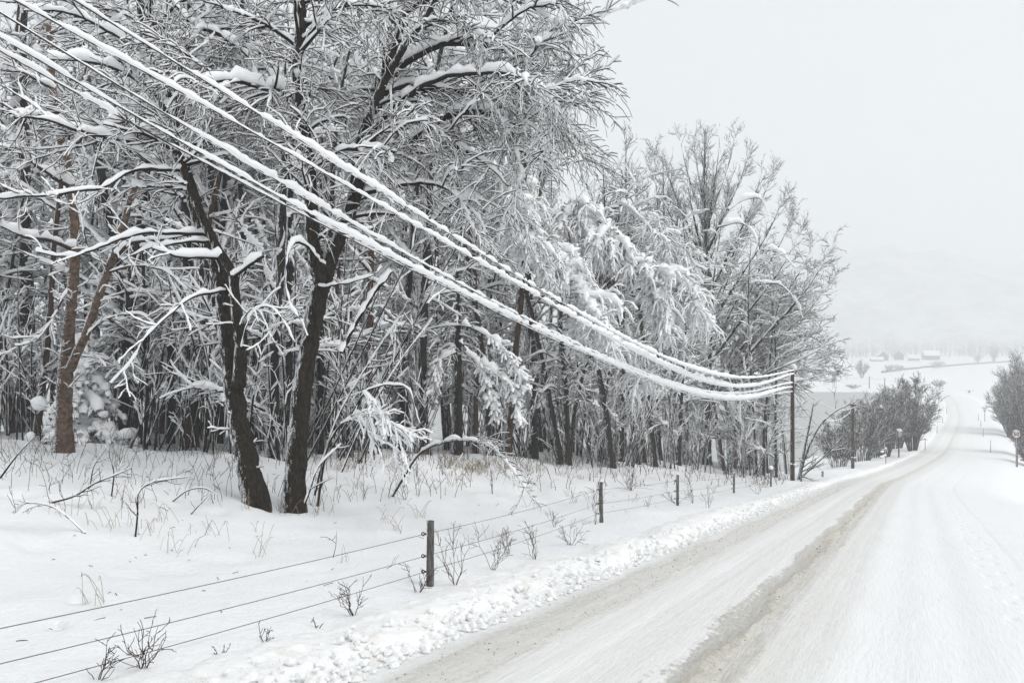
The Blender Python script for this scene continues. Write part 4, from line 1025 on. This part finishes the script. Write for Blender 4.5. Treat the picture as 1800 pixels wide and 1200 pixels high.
for i, (dz, lab) in enumerate([(0, "topmost thin cable dropping from the second pole into the willow thicket"), (-.7, "middle thin cable dropping from the second pole into the willow thicket"), (-1.3, "lowest thin cable dropping from the second pole into the willow thicket")]):
    span(P2*[1, 1, 0]+(.2, 0, t2+dz), P3*[1, 1, 0]+(.1, 0, t3+dz), .7, .016, lab)
span(fp_[0][0]*[1, 1, 0]+(0, 0, fp_[0][1]-.2), fp_[1][0]*[1, 1, 0]+(0, 0, fp_[1][1]-.2), .8, .03, "faint cable between two tiny poles on the far bank")

# ------------------------------------------------------------------ wire fence
fence = empty("wire_fence", tuple(gp(756, 1030))); tag(fence, "stock fence of weathered posts and three thin wires along the road verge", 'fence')
fo = np.array(fence.location)
posts = [(756, 1030, 916, .055), (1057, 918, 846, .055), (1191, 888, 834, .05), (1290, 866, 831, .05), (1355, 855, 822, .05), (1408, 846, 819, .06), (1446, 838, 828, .06)]
pp = []
rng = np.random.default_rng(21)
for i, (px, yb, yt, r) in enumerate(posts):
    b = gp(px, yb); H = (yb-yt)/FX*b[1]; k = 16
    P = np.zeros((k, 3)); P[:, 2] = np.linspace(-.5, H, k); P[:, 0] = rng.normal()*.01*P[:, 2]
    mb = MB(); mb.sweep((P+b-fo)[None], np.full((1, k), r), 12, jit=.05, rng=rng); po = mb.build('fence_post', M['wood'], fence)
    zs = [H*.80, H*.46, H*.22]
    for z in zs:
        mb = MB(); c = b-fo+np.array([-.045, 0, z]); th = np.linspace(0, 2*math.pi, 11)
        mb.sweep((c+np.array([[-.035-.02, 0, 0]])+.022*np.stack([np.cos(th), 0*th, np.sin(th)], 1))[None], np.full((1, 11), .009), 5)
        mb.sweep((c+np.array([[.0, 0, 0], [-.02, 0, 0], [-.035, 0, 0]]))[None], np.full((1, 3), .013), 6)
        o = mb.build('insulator', M['black'], po)
    if i in (1, 2, 3, 4):
        mb = MB(); mb.blobs((b-fo+np.array([0, 0, H+.015]))[None], np.array([r*(2.2 if i == 4 else 1.1)]), rng, .6 if i != 4 else .9, 1); mb.build('snow_cap', M['snow'], po)
    pp.append((b, zs))
# the run of wire carries on towards the camera's left
n0 = pp[0][0]; q0 = n0+(np.array([-12.0, -6.2, 0.])); q0[2] = float(ground_z(q0[0], q0[1]))
ends = [((0, 1104), (-200, 1152)), ((0, 1166), (-200, 1215)), ((60, 1200), (-200, 1262))]
for j in range(3):
    mb = MB(); A = [b+np.array([-.07, 0, zs[j]]) for b, zs in pp[:5]]
    d0 = pt(*ends[j][0], 5.75+.1*j); dd = pt(*ends[j][1], 5.1); A = [dd, d0]+A
    P = []
    for a, c in zip(A[:-1], A[1:]):
        t = np.linspace(0, 1, 14)[:-1, None]; Q = a*(1-t)+c*t; Q[:, 2] -= (.035*4*t*(1-t))[:, 0]*(np.linalg.norm(c-a)/8) if a is not dd else 0; P.append(Q)
    P = np.vstack(P+[A[-1][None]])-fo
    mb.sweep(P[None], np.full((1, len(P)), .0042), 5); mb.build('wire', M['wire'], fence)

# ------------------------------------------------------------------ marker sticks and signs along the road
sticks = [(1626, 794, 771, "plain marker stick on the left shoulder just past the round sign"), (1647, 762, 748, "second marker stick up the left shoulder, beside the thicket's right end"), (1657, 744, 733, "third marker stick up the left shoulder of the road"),
          (1664, 727, 713, "fourth and farthest marker stick on the left shoulder"), (1557, 816, 786, "reddish marker post with snow lumps at the foot of the thicket"),
          (1741, 795, 773, "nearest marker stick on the right shoulder of the road"), (1728, 767, 752, "second marker stick on the right shoulder, below the triangular sign"), (1724, 749, 738, "third marker stick on the right shoulder, close by the triangular sign"),
          (1720, 739, 728, "farthest marker stick on the right shoulder of the road")]
for px, yb, yt, lab in sticks:
    b = gp(px, yb); H = (yb-yt)/FX*b[1]
    root = empty("marker_stick", tuple(b)); tag(root, lab, 'marker stick', 'snow marker sticks along the road')
    r = .022+.00018*b[1]
    mb = MB(); P = np.array([[(0, 0, -.3), (0.01, 0, H*.4), (.03, 0, H)]]); mb.sweep(P, np.array([[r, r, r*.8]]), 7); mb.build('stick', M['stick'], root)
    mb = MB(); mb.sweep(P[:, 1:]+np.array([-r*.7, 0, 0]), np.array([[r*.45, r*.5]]), 5)
    if yb == 816: mb.blobs(np.array([[-.1, 0, H*.55], [-.35, 0, H*.45], [.02, 0, H*.95], [-.3, .1, H*.75]]), np.array([.17, .2, .1, .16]), rng, .8, 1)
    mb.build('snow_load', M['snow'], root)
def disc(r, y0, y1, n=28, r_in=0.):
    a = np.linspace(0, 2*math.pi, n, endpoint=False); mb = MB()
    if r_in == 0:
        P = [(r*math.cos(x), y, r*math.sin(x)) for y in (y0, y1) for x in a]+[(0, y0, 0), (0, y1, 0)]
        F = [(i, (i+1) % n, n+(i+1) % n, n+i) for i in range(n)]+[((i+1) % n, i, 2*n, -1) for i in range(n)]+[(n+i, n+(i+1) % n, 2*n+1, -1) for i in range(n)]
    else:
        P = [(q*math.cos(x), y, q*math.sin(x)) for q in (r, r_in) for y in (y0, y1) for x in a]
        F = []
        for i in range(n):
            j = (i+1) % n; F += [(i, j, n+j, n+i), (2*n+j, 2*n+i, 3*n+i, 3*n+j), (j, i, 2*n+i, 2*n+j), (n+i, n+j, 3*n+j, 3*n+i)]
    mb.add(P, F); return mb
# speed limit sign
b = gp(1786.5, 820); D = b[1]; zc_ = (600-763.0)/FX*D-b[2]; R_ = 6.7/FX*D
root = empty("speed_limit_sign", tuple(b), -math.atan2(b[0], b[1])*.6); tag(root, "round red-rimmed speed limit sign reading 50 on a pale post at the right edge", 'road sign')
mb = MB(); mb.sweep(np.array([[(0, .05, -.4), (0, .05, zc_*.5), (0, .05, zc_)]]), np.full((1, 3), .055), 10); mb.build('post', M['grey'], root)
mb = MB(); mb.sweep(np.array([[(.12, .12, -.4), (.12, .12, zc_*.35), (.1, .12, zc_*.6)]]), np.full((1, 3), .06), 8); mb.build('support_post', M['stick'], root)
o = disc(R_*.86, -.012, .02).build('face', M['white'], root, False); o.location = (0, 0, zc_)
o = disc(R_, -.018, .022, 32, R_*.84).build('rim', M['red'], root, False); o.location = (0, 0, zc_)
cu = bpy.data.curves.new("numerals", 'FONT'); cu.body = "50"; cu.size = R_*1.35; cu.align_x = 'CENTER'; cu.align_y = 'CENTER'; cu.extrude = .004; cu.offset = .018; cu.materials.append(M['black'])
tmp = bpy.data.objects.new("numerals_outline", cu); C.objects.link(tmp); bpy.context.view_layer.update()
me = bpy.data.meshes.new_from_object(tmp.evaluated_get(bpy.context.evaluated_depsgraph_get())); bpy.data.objects.remove(tmp); bpy.data.curves.remove(cu)
o = bpy.data.objects.new("numerals", me); C.objects.link(o); o.parent = root; o.location = (0, -.022, zc_); o.rotation_euler = (math.radians(90), 0, 0)
mb = MB(); mb.sweep(np.array([[(R_*math.cos(x), 0, zc_+R_*math.sin(x)+.02) for x in np.linspace(.6, 2.55, 9)]]), np.array([[.01, .03, .045, .05, .055, .05, .04, .03, .01]]), 7); mb.build('snow_cap', M['snow'], root)
# round sign seen from behind, on the left shoulder
b = gp(1580, 804); D = b[1]; zt = (600-756.)/FX*D-b[2]; R_ = 6.2/FX*D
root = empty("road_sign", tuple(b), .15); tag(root, "round road sign seen from its grey back, snow heaped on its dark post", 'road sign')
mb = MB(); mb.sweep(np.array([[(0, 0, -.4), (0, 0, zt*.5), (0, 0, zt)]]), np.full((1, 3), .075), 10); mb.build('post', M['black'], root)
o = disc(R_, .10, .13).build('panel', M['grey'], root, False); o.location = (.12, 0, zt-R_*.95)
mb = MB(); mb.sweep(np.array([[(-.03, -.07, zt-.75), (-.03, -.075, zt-.4), (-.03, -.07, zt-.1)]]), np.full((1, 3), .035), 6); mb.blobs(np.array([[0, 0, zt+.06]]), np.array([.24]), rng, .75, 2); mb.build('snow_cap', M['snow'], root)
# give-way sign
b = gp(1731, 741); D = b[1]; zt = (600-719.)/FX*D-b[2]; w_ = 3.2/FX*D
root = empty("give_way_sign", tuple(b), -.3); tag(root, "small downward-pointing triangular sign beside the right-hand bushes", 'road sign')
mb = MB(); mb.sweep(np.array([[(0, .05, -.4), (0, .05, zt*.5), (0, .05, zt+.3)]]), np.full((1, 3), .07), 8); mb.build('post', M['grey'], root)
def tri(s, y0, y1): 
    mb = MB(); V = [(x*s, y, z*s) for y in (y0, y1) for x, z in ((-1, 0), (1, 0), (0, -1.7))]; mb.add(V, [(0, 2, 1, -1), (3, 4, 5, -1), (0, 1, 4, 3), (1, 2, 5, 4), (2, 0, 3, 5)]); return mb
o = tri(w_, -.01, .02).build('rim', M['red'], root, False); o.location = (0, 0, zt)
o = tri(w_*.55, -.02, .0).build('face', M['white'], root, False); o.location = (0, 0, zt-w_*.2)
mb = MB(); mb.box(-w_*1.5, w_*1.5, -.02, .05, zt+.25, zt+.42); mb.build('plate', M['grey'], root, False)
mb = MB(); mb.sweep(np.array([[(-w_*1.4, .01, zt+.45), (0, .01, zt+.48), (w_*1.4, .01, zt+.45)]]), np.array([[.04, .07, .04]]), 6); mb.build('snow_cap', M['snow'], root)
b = gp(1704, 692); root = empty("direction_sign", tuple(b), 0); tag(root, "distant dark sign and crossbar standing where the road bends away", 'road sign')
mb = MB(); mb.box(-.07, .07, -.05, .05, -.5, 1.1); mb.build('post', M['grey'], root, False)
mb = MB(); mb.box(-1.6, 1.6, -.06, .0, 1.2, 1.35); mb.build('crossbar', M['grey'], root, False)
mb = MB(); mb.blobs(np.array([[0, -.05, .85]]), np.array([.45]), rng, .8, 1); mb.build('panel', M['black'], root, False)

# ------------------------------------------------------------------ willow thicket, bushes, far trees
def willow(seed, H, W, n, lab, base, name='willow', cat='bush', m='farwood', snow=.03, tw=.022, cap=9000, group=None, foot_=.15):
    t = Tree(name, seed, m, m); rg = t.rng; t.base = np.zeros(3)
    k = 10; a = rg.random(n)*6.28; sp = W*.5*np.sqrt(rg.random(n)); h = H*(.45+.55*np.sqrt(1-(sp/(W*.52))**2))*rg.uniform(.85, 1.05, n)
    u = np.linspace(0, 1, k)[None, :]
    P = np.stack([(np.cos(a)*foot_*W)[:, None]*.6+(np.cos(a)*sp)[:, None]*u**1.2, (np.sin(a)*foot_*W)[:, None]*.6+(np.sin(a)*sp)[:, None]*u**1.2, h[:, None]*u**.9], -1)
    P[:, 1:] += np.cumsum(rg.normal(size=(n, k-1, 3))*.05*H/8, axis=1)
    R = (H*.006)*(1-u*.75)+0*P[..., 0]
    t.trunk.sweep(P, R, 5); snow_on(t.snow, P, R, snow, rg, 5)
    P2, R2 = grow(P, R, rg, 3.0*8/H, H*.16, (15, 45), 6, .2, 1, .4, 0, .05, .3, .6, tw, .04, tw*.8, cap=cap//3); t.put(P2, R2, 3, snow*.7, 3)
    P3, R3 = grow(P2, R2, rg, 5.5*8/H, H*.07, (20, 55), 4, .1, 1, .3, 0, .04, .3, .7, tw*.9, .03, tw*.7, cap=cap); t.put(P3, R3, 3, snow*.3, 3, skip=.7)
    r = t.build(lab, group, cat); r.location = base; return r
def gbz(px, Y, dz=0): b = gb(px, 0, Y); b[2] += dz; return tuple(b)
def top_h(px, py, Y, b): return (600-py)/FX*Y-b[2]
W_ = {}
for i, (px, Y, yt, wpx, lab) in enumerate([(1474, 76, 748, 60, "low end of the brown willow thicket, left of the second utility pole"), (1512, 84, 712, 74, "brown willow rising directly behind the second utility pole"), (1548, 90, 690, 74, "willow clump just behind the hidden grey pole"),
                              (1572, 104, 682, 58, "smaller willow filling the gap left of the tallest willow"), (1604, 97, 666, 84, "tallest willow at the right end of the thicket, its narrow foot beside the road")]):
    b = gbz(px, Y, -.1); H = top_h(px, yt, Y, b); W_[i] = willow(400+i, H, wpx/FX*Y, 48, lab, b, cap=14000, foot_=.32 if i != 4 else .12)
for i, (px, Y, yt, wpx, lab) in enumerate([(1780, 132, 660, 64, "grey bush left of the tall right-edge bush, behind the triangular sign"), (1822, 140, 620, 95, "tall misty bush running out of the photo's right edge"), (1806, 98, 685, 54, "bare bush with a narrow foot straight behind the speed limit sign"), (1818, 88, 765, 50, "low reddish bush at the right edge beside the speed limit sign")]):
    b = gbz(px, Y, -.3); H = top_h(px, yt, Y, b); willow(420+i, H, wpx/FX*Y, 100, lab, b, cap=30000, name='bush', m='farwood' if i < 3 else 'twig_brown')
for i, (px, py, yt, wpx, lab) in enumerate([(1650, 682, 668, 24, "small round bush at the far bend of the road"), (1563, 654, 641, 14, "left one of two misty bushes on the field boundary"), (1580, 653, 641, 16, "right one of two misty bushes on the field boundary"), (1648, 646, 634, 26, "long misty bush in the middle of the field boundary"),
                              (1515, 664, 635, 22, "single misty tree on the snowy bank above the river"), (1747, 636, 606, 16, "lone misty tree on the skyline of the snowy field"), (1718, 637, 622, 14, "low misty tree left of the lone skyline tree"), (1500, 683, 675, 26, "low scrub by the far river bank")]):
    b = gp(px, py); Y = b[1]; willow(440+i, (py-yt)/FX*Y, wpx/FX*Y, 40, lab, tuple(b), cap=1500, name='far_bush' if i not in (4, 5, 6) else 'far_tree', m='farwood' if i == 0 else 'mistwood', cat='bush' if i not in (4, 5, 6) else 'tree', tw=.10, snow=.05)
# misty wood behind the farm: uncountable
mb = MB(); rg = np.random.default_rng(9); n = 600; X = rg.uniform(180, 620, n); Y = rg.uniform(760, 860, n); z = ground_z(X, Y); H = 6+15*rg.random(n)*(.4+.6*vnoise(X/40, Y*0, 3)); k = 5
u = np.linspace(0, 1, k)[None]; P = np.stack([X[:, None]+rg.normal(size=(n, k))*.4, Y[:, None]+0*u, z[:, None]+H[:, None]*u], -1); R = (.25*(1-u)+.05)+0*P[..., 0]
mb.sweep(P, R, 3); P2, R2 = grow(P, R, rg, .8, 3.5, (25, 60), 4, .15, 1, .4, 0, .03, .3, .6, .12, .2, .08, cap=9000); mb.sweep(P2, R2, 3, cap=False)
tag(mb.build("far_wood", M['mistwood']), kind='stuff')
# boundary wall across the field
A = [gp(x, y) for x, y in ((1551, 655), (1600, 649), (1650, 645), (1700, 641), (1776, 636))]
Q = spline(np.array(A), n=60); Q[:, 2] = ground_z(Q[:, 0], Q[:, 1]); mb = MB(); mb.sweep((Q-Q[0]+(0, 0, .5))[None], np.full((1, 60), .8), 6, sq=.9)
o = mb.build("field_wall", M['housegrey'], loc=tuple(Q[0])); tag(o, "long low dark boundary line running across the snowy far field", 'wall')

# farm buildings in the mist
def house(px, Y, w, d, h, rz, mw, lab, name='farmhouse', dz=0, wins=3, rh=.45, ch=True):
    b = gb(px, 0, Y); b[2] += dz
    root = empty(name, tuple(b), rz); tag(root, lab, 'house' if name == 'farmhouse' else 'barn')
    rH = w*rh; mb = MB(); x, y = w/2, d/2
    V = [(-x, -y, -1.5), (x, -y, -1.5), (x, y, -1.5), (-x, y, -1.5), (-x, -y, h), (x, -y, h), (x, y, h), (-x, y, h), (0, -y, h+rH), (0, y, h+rH)]
    mb.add(V, [(0, 1, 5, 4), (1, 2, 6, 5), (2, 3, 7, 6), (3, 0, 4, 7), (4, 5, 8, -1), (6, 7, 9, -1), (0, 3, 2, 1)]); mb.build('wall', M[mw], root, False)
    mb = MB(); e = .5; t_ = .35; sl = rH/x
    for s_ in (-1, 1):
        a = [(0, rH+h+.12), (s_*(x+e), h-e*sl+.12), (s_*(x+e), h-e*sl+.12+t_), (0, rH+h+.12+t_)]
        V = [(p_[0], yy, p_[1]) for yy in (-y-e, y+e) for p_ in a]; F = [(0, 1, 2, 3), (4, 7, 6, 5), (1, 5, 6, 2), (0, 4, 5, 1), (3, 2, 6, 7)]
        mb.add(V, F if s_ < 0 else [f[::-1] for f in F])
    rf = mb.build('roof', M['snow'], root, False)
    if ch: mb = MB(); mb.box(-.35, .35, -.35+d*.1, .35+d*.1, h+rH*.6, h+rH+1.2); mb.build('chimney', M['housegrey'], rf, False)
    for i in range(wins):
        for f_ in (0, 1):
            if f_*2.6+2.4 > h: continue
            mb = MB(); yy = -y+d*(i+.5)/wins; mb.box(-x-.05, -x+.02, yy-.5, yy+.5, 1+2.6*f_, 2.3+2.6*f_); mb.build('window', M['window'], root, False)
    for sx in (-.25, .25):
        mb = MB(); mb.box(sx*w-.5, sx*w+.5, -y-.05, -y+.02, 1.1, 2.4); mb.build('window', M['window'], root, False)
    mb = MB(); mb.box(-.5, .5, -y-.06, -y+.02, 0, 2.1); mb.build('door', M['housegrey'], root, False)
house(1551, 690, 8.5, 12, 4.6, -.35, 'housewall', "leftmost far farmhouse, its dark gable turned to the river")
house(1580, 705, 8, 9, 5.2, -.5, 'housewall', "far farmhouse between the leftmost gable and the low shed", wins=2)
house(1606, 680, 6, 9, 2.4, 1.2, 'housegrey', "low far shed almost buried in snow between the houses", 'shed', wins=1, ch=False)
house(1636, 700, 9.5, 13, 4.2, 1.35, 'housewall', "large far barn with the widest bright snow roof", 'barn', ch=False)
house(1541, 668, 4.5, 10, 1.8, 1.45, 'housegrey', "low snow-roofed shed at the foot of the leftmost farmhouse", 'shed', wins=1, ch=False)

# ------------------------------------------------------------------ shrubs, sprigs and fallen boughs on the verge
def shrub(seed, px, yb, hpx, wpx, n, lab, r=.007, lean=0., snow=.0, name='bare_shrub', tw=5):
    b = gp(px, yb); D = b[1]; H = hpx/FX*D; Wd = wpx/FX*D; rg = np.random.default_rng(seed)
    t = Tree(name, seed, 'twig', 'twig'); t.rng = rg; t.base = np.zeros(3)
    k = 8; u = np.linspace(0, 1, k)[None]; a = rg.uniform(-1, 1, n); h = H*rg.uniform(.55, 1, n); dd = rg.uniform(-.5, .5, n)
    P = np.stack([(a*Wd*.5+lean*H)[:, None]*u**.8, (dd*Wd*.6)[:, None]*u, h[:, None]*u-.04], -1); P[:, 1:] += np.cumsum(rg.normal(size=(n, k-1, 3))*H*.03, axis=1)
    R = r*(1-.6*u)+0*P[..., 0]; t.crown.sweep(P, R, 5)
    P2, R2 = grow(P, R, rg, tw/max(H, .2), H*.42, (25, 60), 5, .15, .95, .4, 0, .06, .35, .7, .0032, .01, .0026)
    t.crown.sweep(P2, R2, 4, cap=False)
    P3, R3 = grow(P2, R2, rg, 3.5/max(H, .2), H*.16, (25, 60), 4, .15, .95, .4, 0, .03, .35, .7, .0030, .01, .0022); t.crown.sweep(P3, R3, 3, cap=False)
    if snow: snow_on(t.snow, P, R, snow, rg, 4); snow_on(t.snow, P2, R2, snow*.6, rg, 3)
    ro = empty(name, tuple(b)); tag(ro, lab, 'shrub', 'bare shrubs along the fence'); t.crown.build('stems', M['twig_brown'], ro)
    if snow: t.snow.build('snow_load', M['snow'], ro)
for i, s_ in enumerate([(250, 1180, 100, 110, 7, "widest bare shrub in the foreground under the lowest fence wire"), (172, 1196, 72, 110, 4, "left-leaning shrub in the bottom left corner of the photo"), (622, 1085, 78, 80, 5, "shrub on the bank crest left of the nearest fence post"),
       (735, 1042, 55, 60, 5, "small shrub touching the left foot of the nearest fence post"), (800, 1031, 98, 50, 5, "upright shrub just right of the nearest fence post"), (866, 1002, 84, 70, 5, "spreading shrub second to the right of the nearest fence post"),
       (893, 974, 58, 45, 4, "small shrub behind the spreading shrub, halfway between two posts"), (942, 983, 74, 55, 5, "shrub under the drooping twigs of the arched sapling"), (1003, 958, 50, 66, 6, "dense low shrub left of the second fence post"),
       (1046, 922, 92, 22, 3, "thin tall sprig against the left of the second fence post"), (975, 926, 46, 30, 4, "tiny shrub in the snow below the touching twigs"), (1245, 892, 44, 26, 4, "shrub between the third and fourth fence posts"),
       (1190, 885, 30, 60, 5, "low scrubby shrub at the foot of the third fence post"), (1110, 862, 62, 90, 9, "thicket-like shrub in the snow behind the second fence post"), (465, 1127, 38, 36, 3, "little sprig on the bank left of the bank-crest shrub"),
       (388, 1152, 24, 30, 3, "lowest tiny sprig between the two foreground wires"), (1218, 884, 60, 26, 4, "narrow upright shrub right of the third fence post"), (558, 1103, 22, 34, 3, "tiny sprig left of the bank-crest shrub"), (1330, 868, 26, 30, 4, "small sprig between the fourth and fifth fence posts"),
       (712, 878, 80, 40, 4, "thin shrub below the bowed snowy sapling")]):
    shrub(500+i, *s_, r=.0048+.0002*max(0, 900-s_[1])/3)
def bough(px_rows, Y0, r, lab, seed, tw=5., snow=.012, L=.45):
    """a bare bough lying or standing in the snow; rows are photo pixels, feet on the snow"""
    b = gp(*px_rows[0]); rg = np.random.default_rng(seed); t = Tree('fallen_bough', seed, 'twig', 'twig'); t.base = b
    pts = [pt(x, y, b[1]+dy) for x, y, dy in [(r_[0], r_[1], (r_[2] if len(r_) > 2 else 0)) for r_ in px_rows]]
    Q = spline(np.array(pts), step=.08); R = np.linspace(r, r*.3, len(Q)); t.crown.sweep(Q[None], R[None], 6)
    snow_on(t.snow, Q[None], R[None], snow, rg, 5, .5)
    P2, R2 = grow(Q[None], R[None], rg, tw, L, (30, 70), 6, .2, 1, .4, .03, .04, .3, .6, .005, .012, .004); t.crown.sweep(P2, R2, 4, cap=False); snow_on(t.snow, P2, R2, snow*.5, rg, 3)
    P3, R3 = grow(P2, R2, rg, 4, .15, (30, 70), 4, .2, 1, .4, .03, .04, .3, .6, .004, .012, .003); t.crown.sweep(P3, R3, 3, cap=False)
    ro = empty('fallen_bough', tuple(b)); tag(ro, lab, 'bough', 'bare boughs sticking out of the verge snow')
    for mb, nm, m in ((t.crown, 'twigs', 'twig'), (t.snow, 'snow_load', 'snow')):
        mb.V = [v-b for v in mb.V]; mb.build(nm, M[m], ro)
bough([(0, 840), (30, 800), (60, 768)], 0, .022, "bare slanting pole of wood at the far left of the verge", 1, 1.)
bough([(88, 884), (130, 872), (165, 850), (200, 836), (232, 822)], 0, .018, "long bough arching low over the snow at left", 2)
bough([(158, 856), (165, 820), (185, 790), (200, 768)], 0, .014, "upright bough forking out of the snow near the birch", 3)
bough([(196, 872), (200, 830), (192, 800), (196, 770)], 0, .016, "second upright bough right of the forking bough near the birch", 4)
bough([(238, 944), (242, 900), (243, 868), (262, 850), (300, 842), (330, 838)], 0, .016, "dark twisted bough bent right like an arm over the verge", 5)
bough([(243, 905), (236, 870), (222, 840)], 0, .010, "short bough crossing the twisted arm-like bough", 6)
bough([(302, 882), (330, 862), (360, 858), (382, 870)], 0, .015, "small arched bough in the snow left of the twin trunks", 7, 3)
bough([(335, 904), (355, 882), (375, 862)], 0, .014, "short slanting bough under the small arch", 8, 3)
bough([(150, 938), (120, 910), (90, 890), (50, 884), (30, 892)], 0, .012, "twiggy bough pressed flat into the snow at far left", 9, 7, .016, .3)
bough([(585, 980), (590, 960), (592, 932)], 0, .009, "crooked twig standing by the upper fence wire", 10, 2)
bough([(336, 800), (337, 770), (338, 745)], 0, .010, "thin dark stick standing at the wood edge left of the twin trunks", 11, 2)
bough([(342, 962), (350, 945), (368, 938)], 0, .007, "little bent twig in the open snow below the small arch", 12, 2)
bough([(766, 860), (790, 830), (812, 800)], 0, .015, "snowy stick leaning right beside the spruce foot", 13, 3, .03)
bough([(300, 900), (281, 890), (276, 905)], 0, .010, "stubby dark twig by the small arched bough", 14, 1)
# stems leaning at the feet of the twin trunks
for i, (rows, lab) in enumerate([([(530, 900), (545, 860), (560, 820), (600, 780)], "snow-edged whip leaning right from the forked tree's foot"), ([(553, 870), (570, 800), (600, 720), (660, 620), (700, 560)], "long thin leaning stem rising right of the forked tree"),
                                 ([(470, 800), (468, 720), (480, 660), (520, 600), (545, 560)], "curved snow-lined stem between the twin trunks"), ([(600, 830), (640, 740), (700, 640), (760, 560)], "long dark pole-like stem leaning right across the wood")]):
    bough(rows, 0, .03, lab, 30+i, 1.2, .04, 1.0)

# dead grass: uncountable
rg = np.random.default_rng(66); P = []; n = 0
tuft = [(rg.uniform(0, 1380), None) for _ in range(80)]; cen = []
for i in range(80):
    x = rg.uniform(-30, 1370); e0 = np.interp(x, [0, 400, 700, 1000, 1370], [780, 800, 815, 815, 845]); e1 = np.interp(x, [0, 400, 700, 1000, 1370], [1080, 1040, 985, 915, 850]); cen.append((x, e0+8+(e1-e0)*rg.random()**2.2))
cen += [(160, 925), (185, 930), (205, 925), (250, 940), (262, 935), (390, 945), (380, 940), (460, 940), (560, 905), (575, 900)]+[(x, rg.uniform(800, 830)) for x in rg.uniform(600, 1100, 60)]+[(830+rg.normal()*30, 828+rg.normal()*6) for _ in range(40)]
for x, y in cen:
    b = gp(x, y)
    if b[1] > 60: continue
    m = int(rg.integers(2, 9)); a = rg.random(m)*6.28; L_ = rg.uniform(.12, .42, m); k = 6; u = np.linspace(0, 1, k)
    for j in range(m):
        bend = rg.uniform(.2, 1.4); r_ = L_[j]*np.sin(u*bend)*1.0; h = L_[j]*(np.sin(u*(1.1+bend*.8)))
        o = b+np.append(rg.normal(size=2)*.10, -.02); P.append(np.stack([o[0]+r_*math.cos(a[j]), o[1]+r_*math.sin(a[j])*.5, o[2]+h], 1))
P = np.array(P); mb = MB(); mb.sweep(P, np.full(P.shape[:2], .0036)*np.clip(P[:, :1, 1]/14, .8, 1.8), 3, cap=False)
tag(mb.build("dead_grass", M['straw']), kind='stuff')
# bark crumbs and twig bits dropped on the snow: uncountable
mb = MB(); n = 90; pts = []
for i in range(n):
    x = rg.uniform(-20, 1350); e0 = np.interp(x, [0, 400, 700, 1000, 1370], [785, 805, 820, 820, 848]); e1 = np.interp(x, [0, 400, 700, 1000, 1370], [1150, 1080, 1010, 930, 856]); b = gp(x, e0+(e1-e0)*rg.random()**1.3); d = unit(np.append(rg.normal(size=2), .25*abs(rg.normal()))); l = rg.uniform(.03, .16); pts.append(np.stack([b+(0, 0, .004), b+d*l*.5+(0, 0, .006), b+d*l]))
mb.sweep(np.array(pts), np.full((n, 3), .0045), 3); tag(mb.build("fallen_twigs", M['twig_brown']), kind='stuff')

# grit and snow crumbs churned up on the road: uncountable
rg = np.random.default_rng(91); mb = MB(); n = 2600; yf = 4+40*rg.random(n)**1.7; w_ = rg.random(n)
q = np.where(w_ < .62, rg.normal(-.55, .27, n), np.where(w_ < .85, rg.normal(-2.65, .22, n), rg.uniform(-3.2, .7, n))); x, y = road_pt(yf, q)
mb.blobs(np.stack([x, y, Zc(yf)-.02-.03*np.exp(-((q+.62)/.3)**2)-.02*np.exp(-((q+2.6)/.3)**2)+.012], 1), (.003+.008*rg.random(n)**3)*(1+yf/30), rg, .7, 0)
tag(mb.build("road_grit", M['grit'], smooth=False), kind='stuff')

# dry stems and seedlings along the wood edge: uncountable
rg = np.random.default_rng(17); mb = MB(); P = []
for i in range(620):
    x = rg.uniform(-60, 1385); e0 = np.interp(x, [0, 400, 700, 1000, 1370], [778, 792, 806, 812, 840]); b = gp(x, e0+rg.random()**2.2*np.interp(x, [0, 700, 1370], [130, 80, 14]))
    if b[1] > 70: continue
    h = rg.uniform(.2, 1.0)*(.6+.6*rg.random()); l = rg.normal(size=2)*h*.28; k = 6; u = np.linspace(0, 1, k)
    P.append(np.stack([b[0]+l[0]*u**1.6, b[1]+l[1]*u**1.6, b[2]-.04+h*u], 1)+np.cumsum(rg.normal(size=(k, 3))*.012, axis=0))
P = np.array(P); R = np.linspace(.008, .004, 6)[None]*np.clip(P[:, :1, 1]/22, .8, 1.8); mb.sweep(P, R, 4, cap=False)
P2, R2 = grow(P, R, rg, 3.2, .28, (25, 60), 4, .25, 1, .3, 0, .05, .3, .7, .005, .01, .0035); mb.sweep(P2, R2, 3, cap=False)
tag(mb.build("undergrowth", M['twig_brown']), kind='stuff')
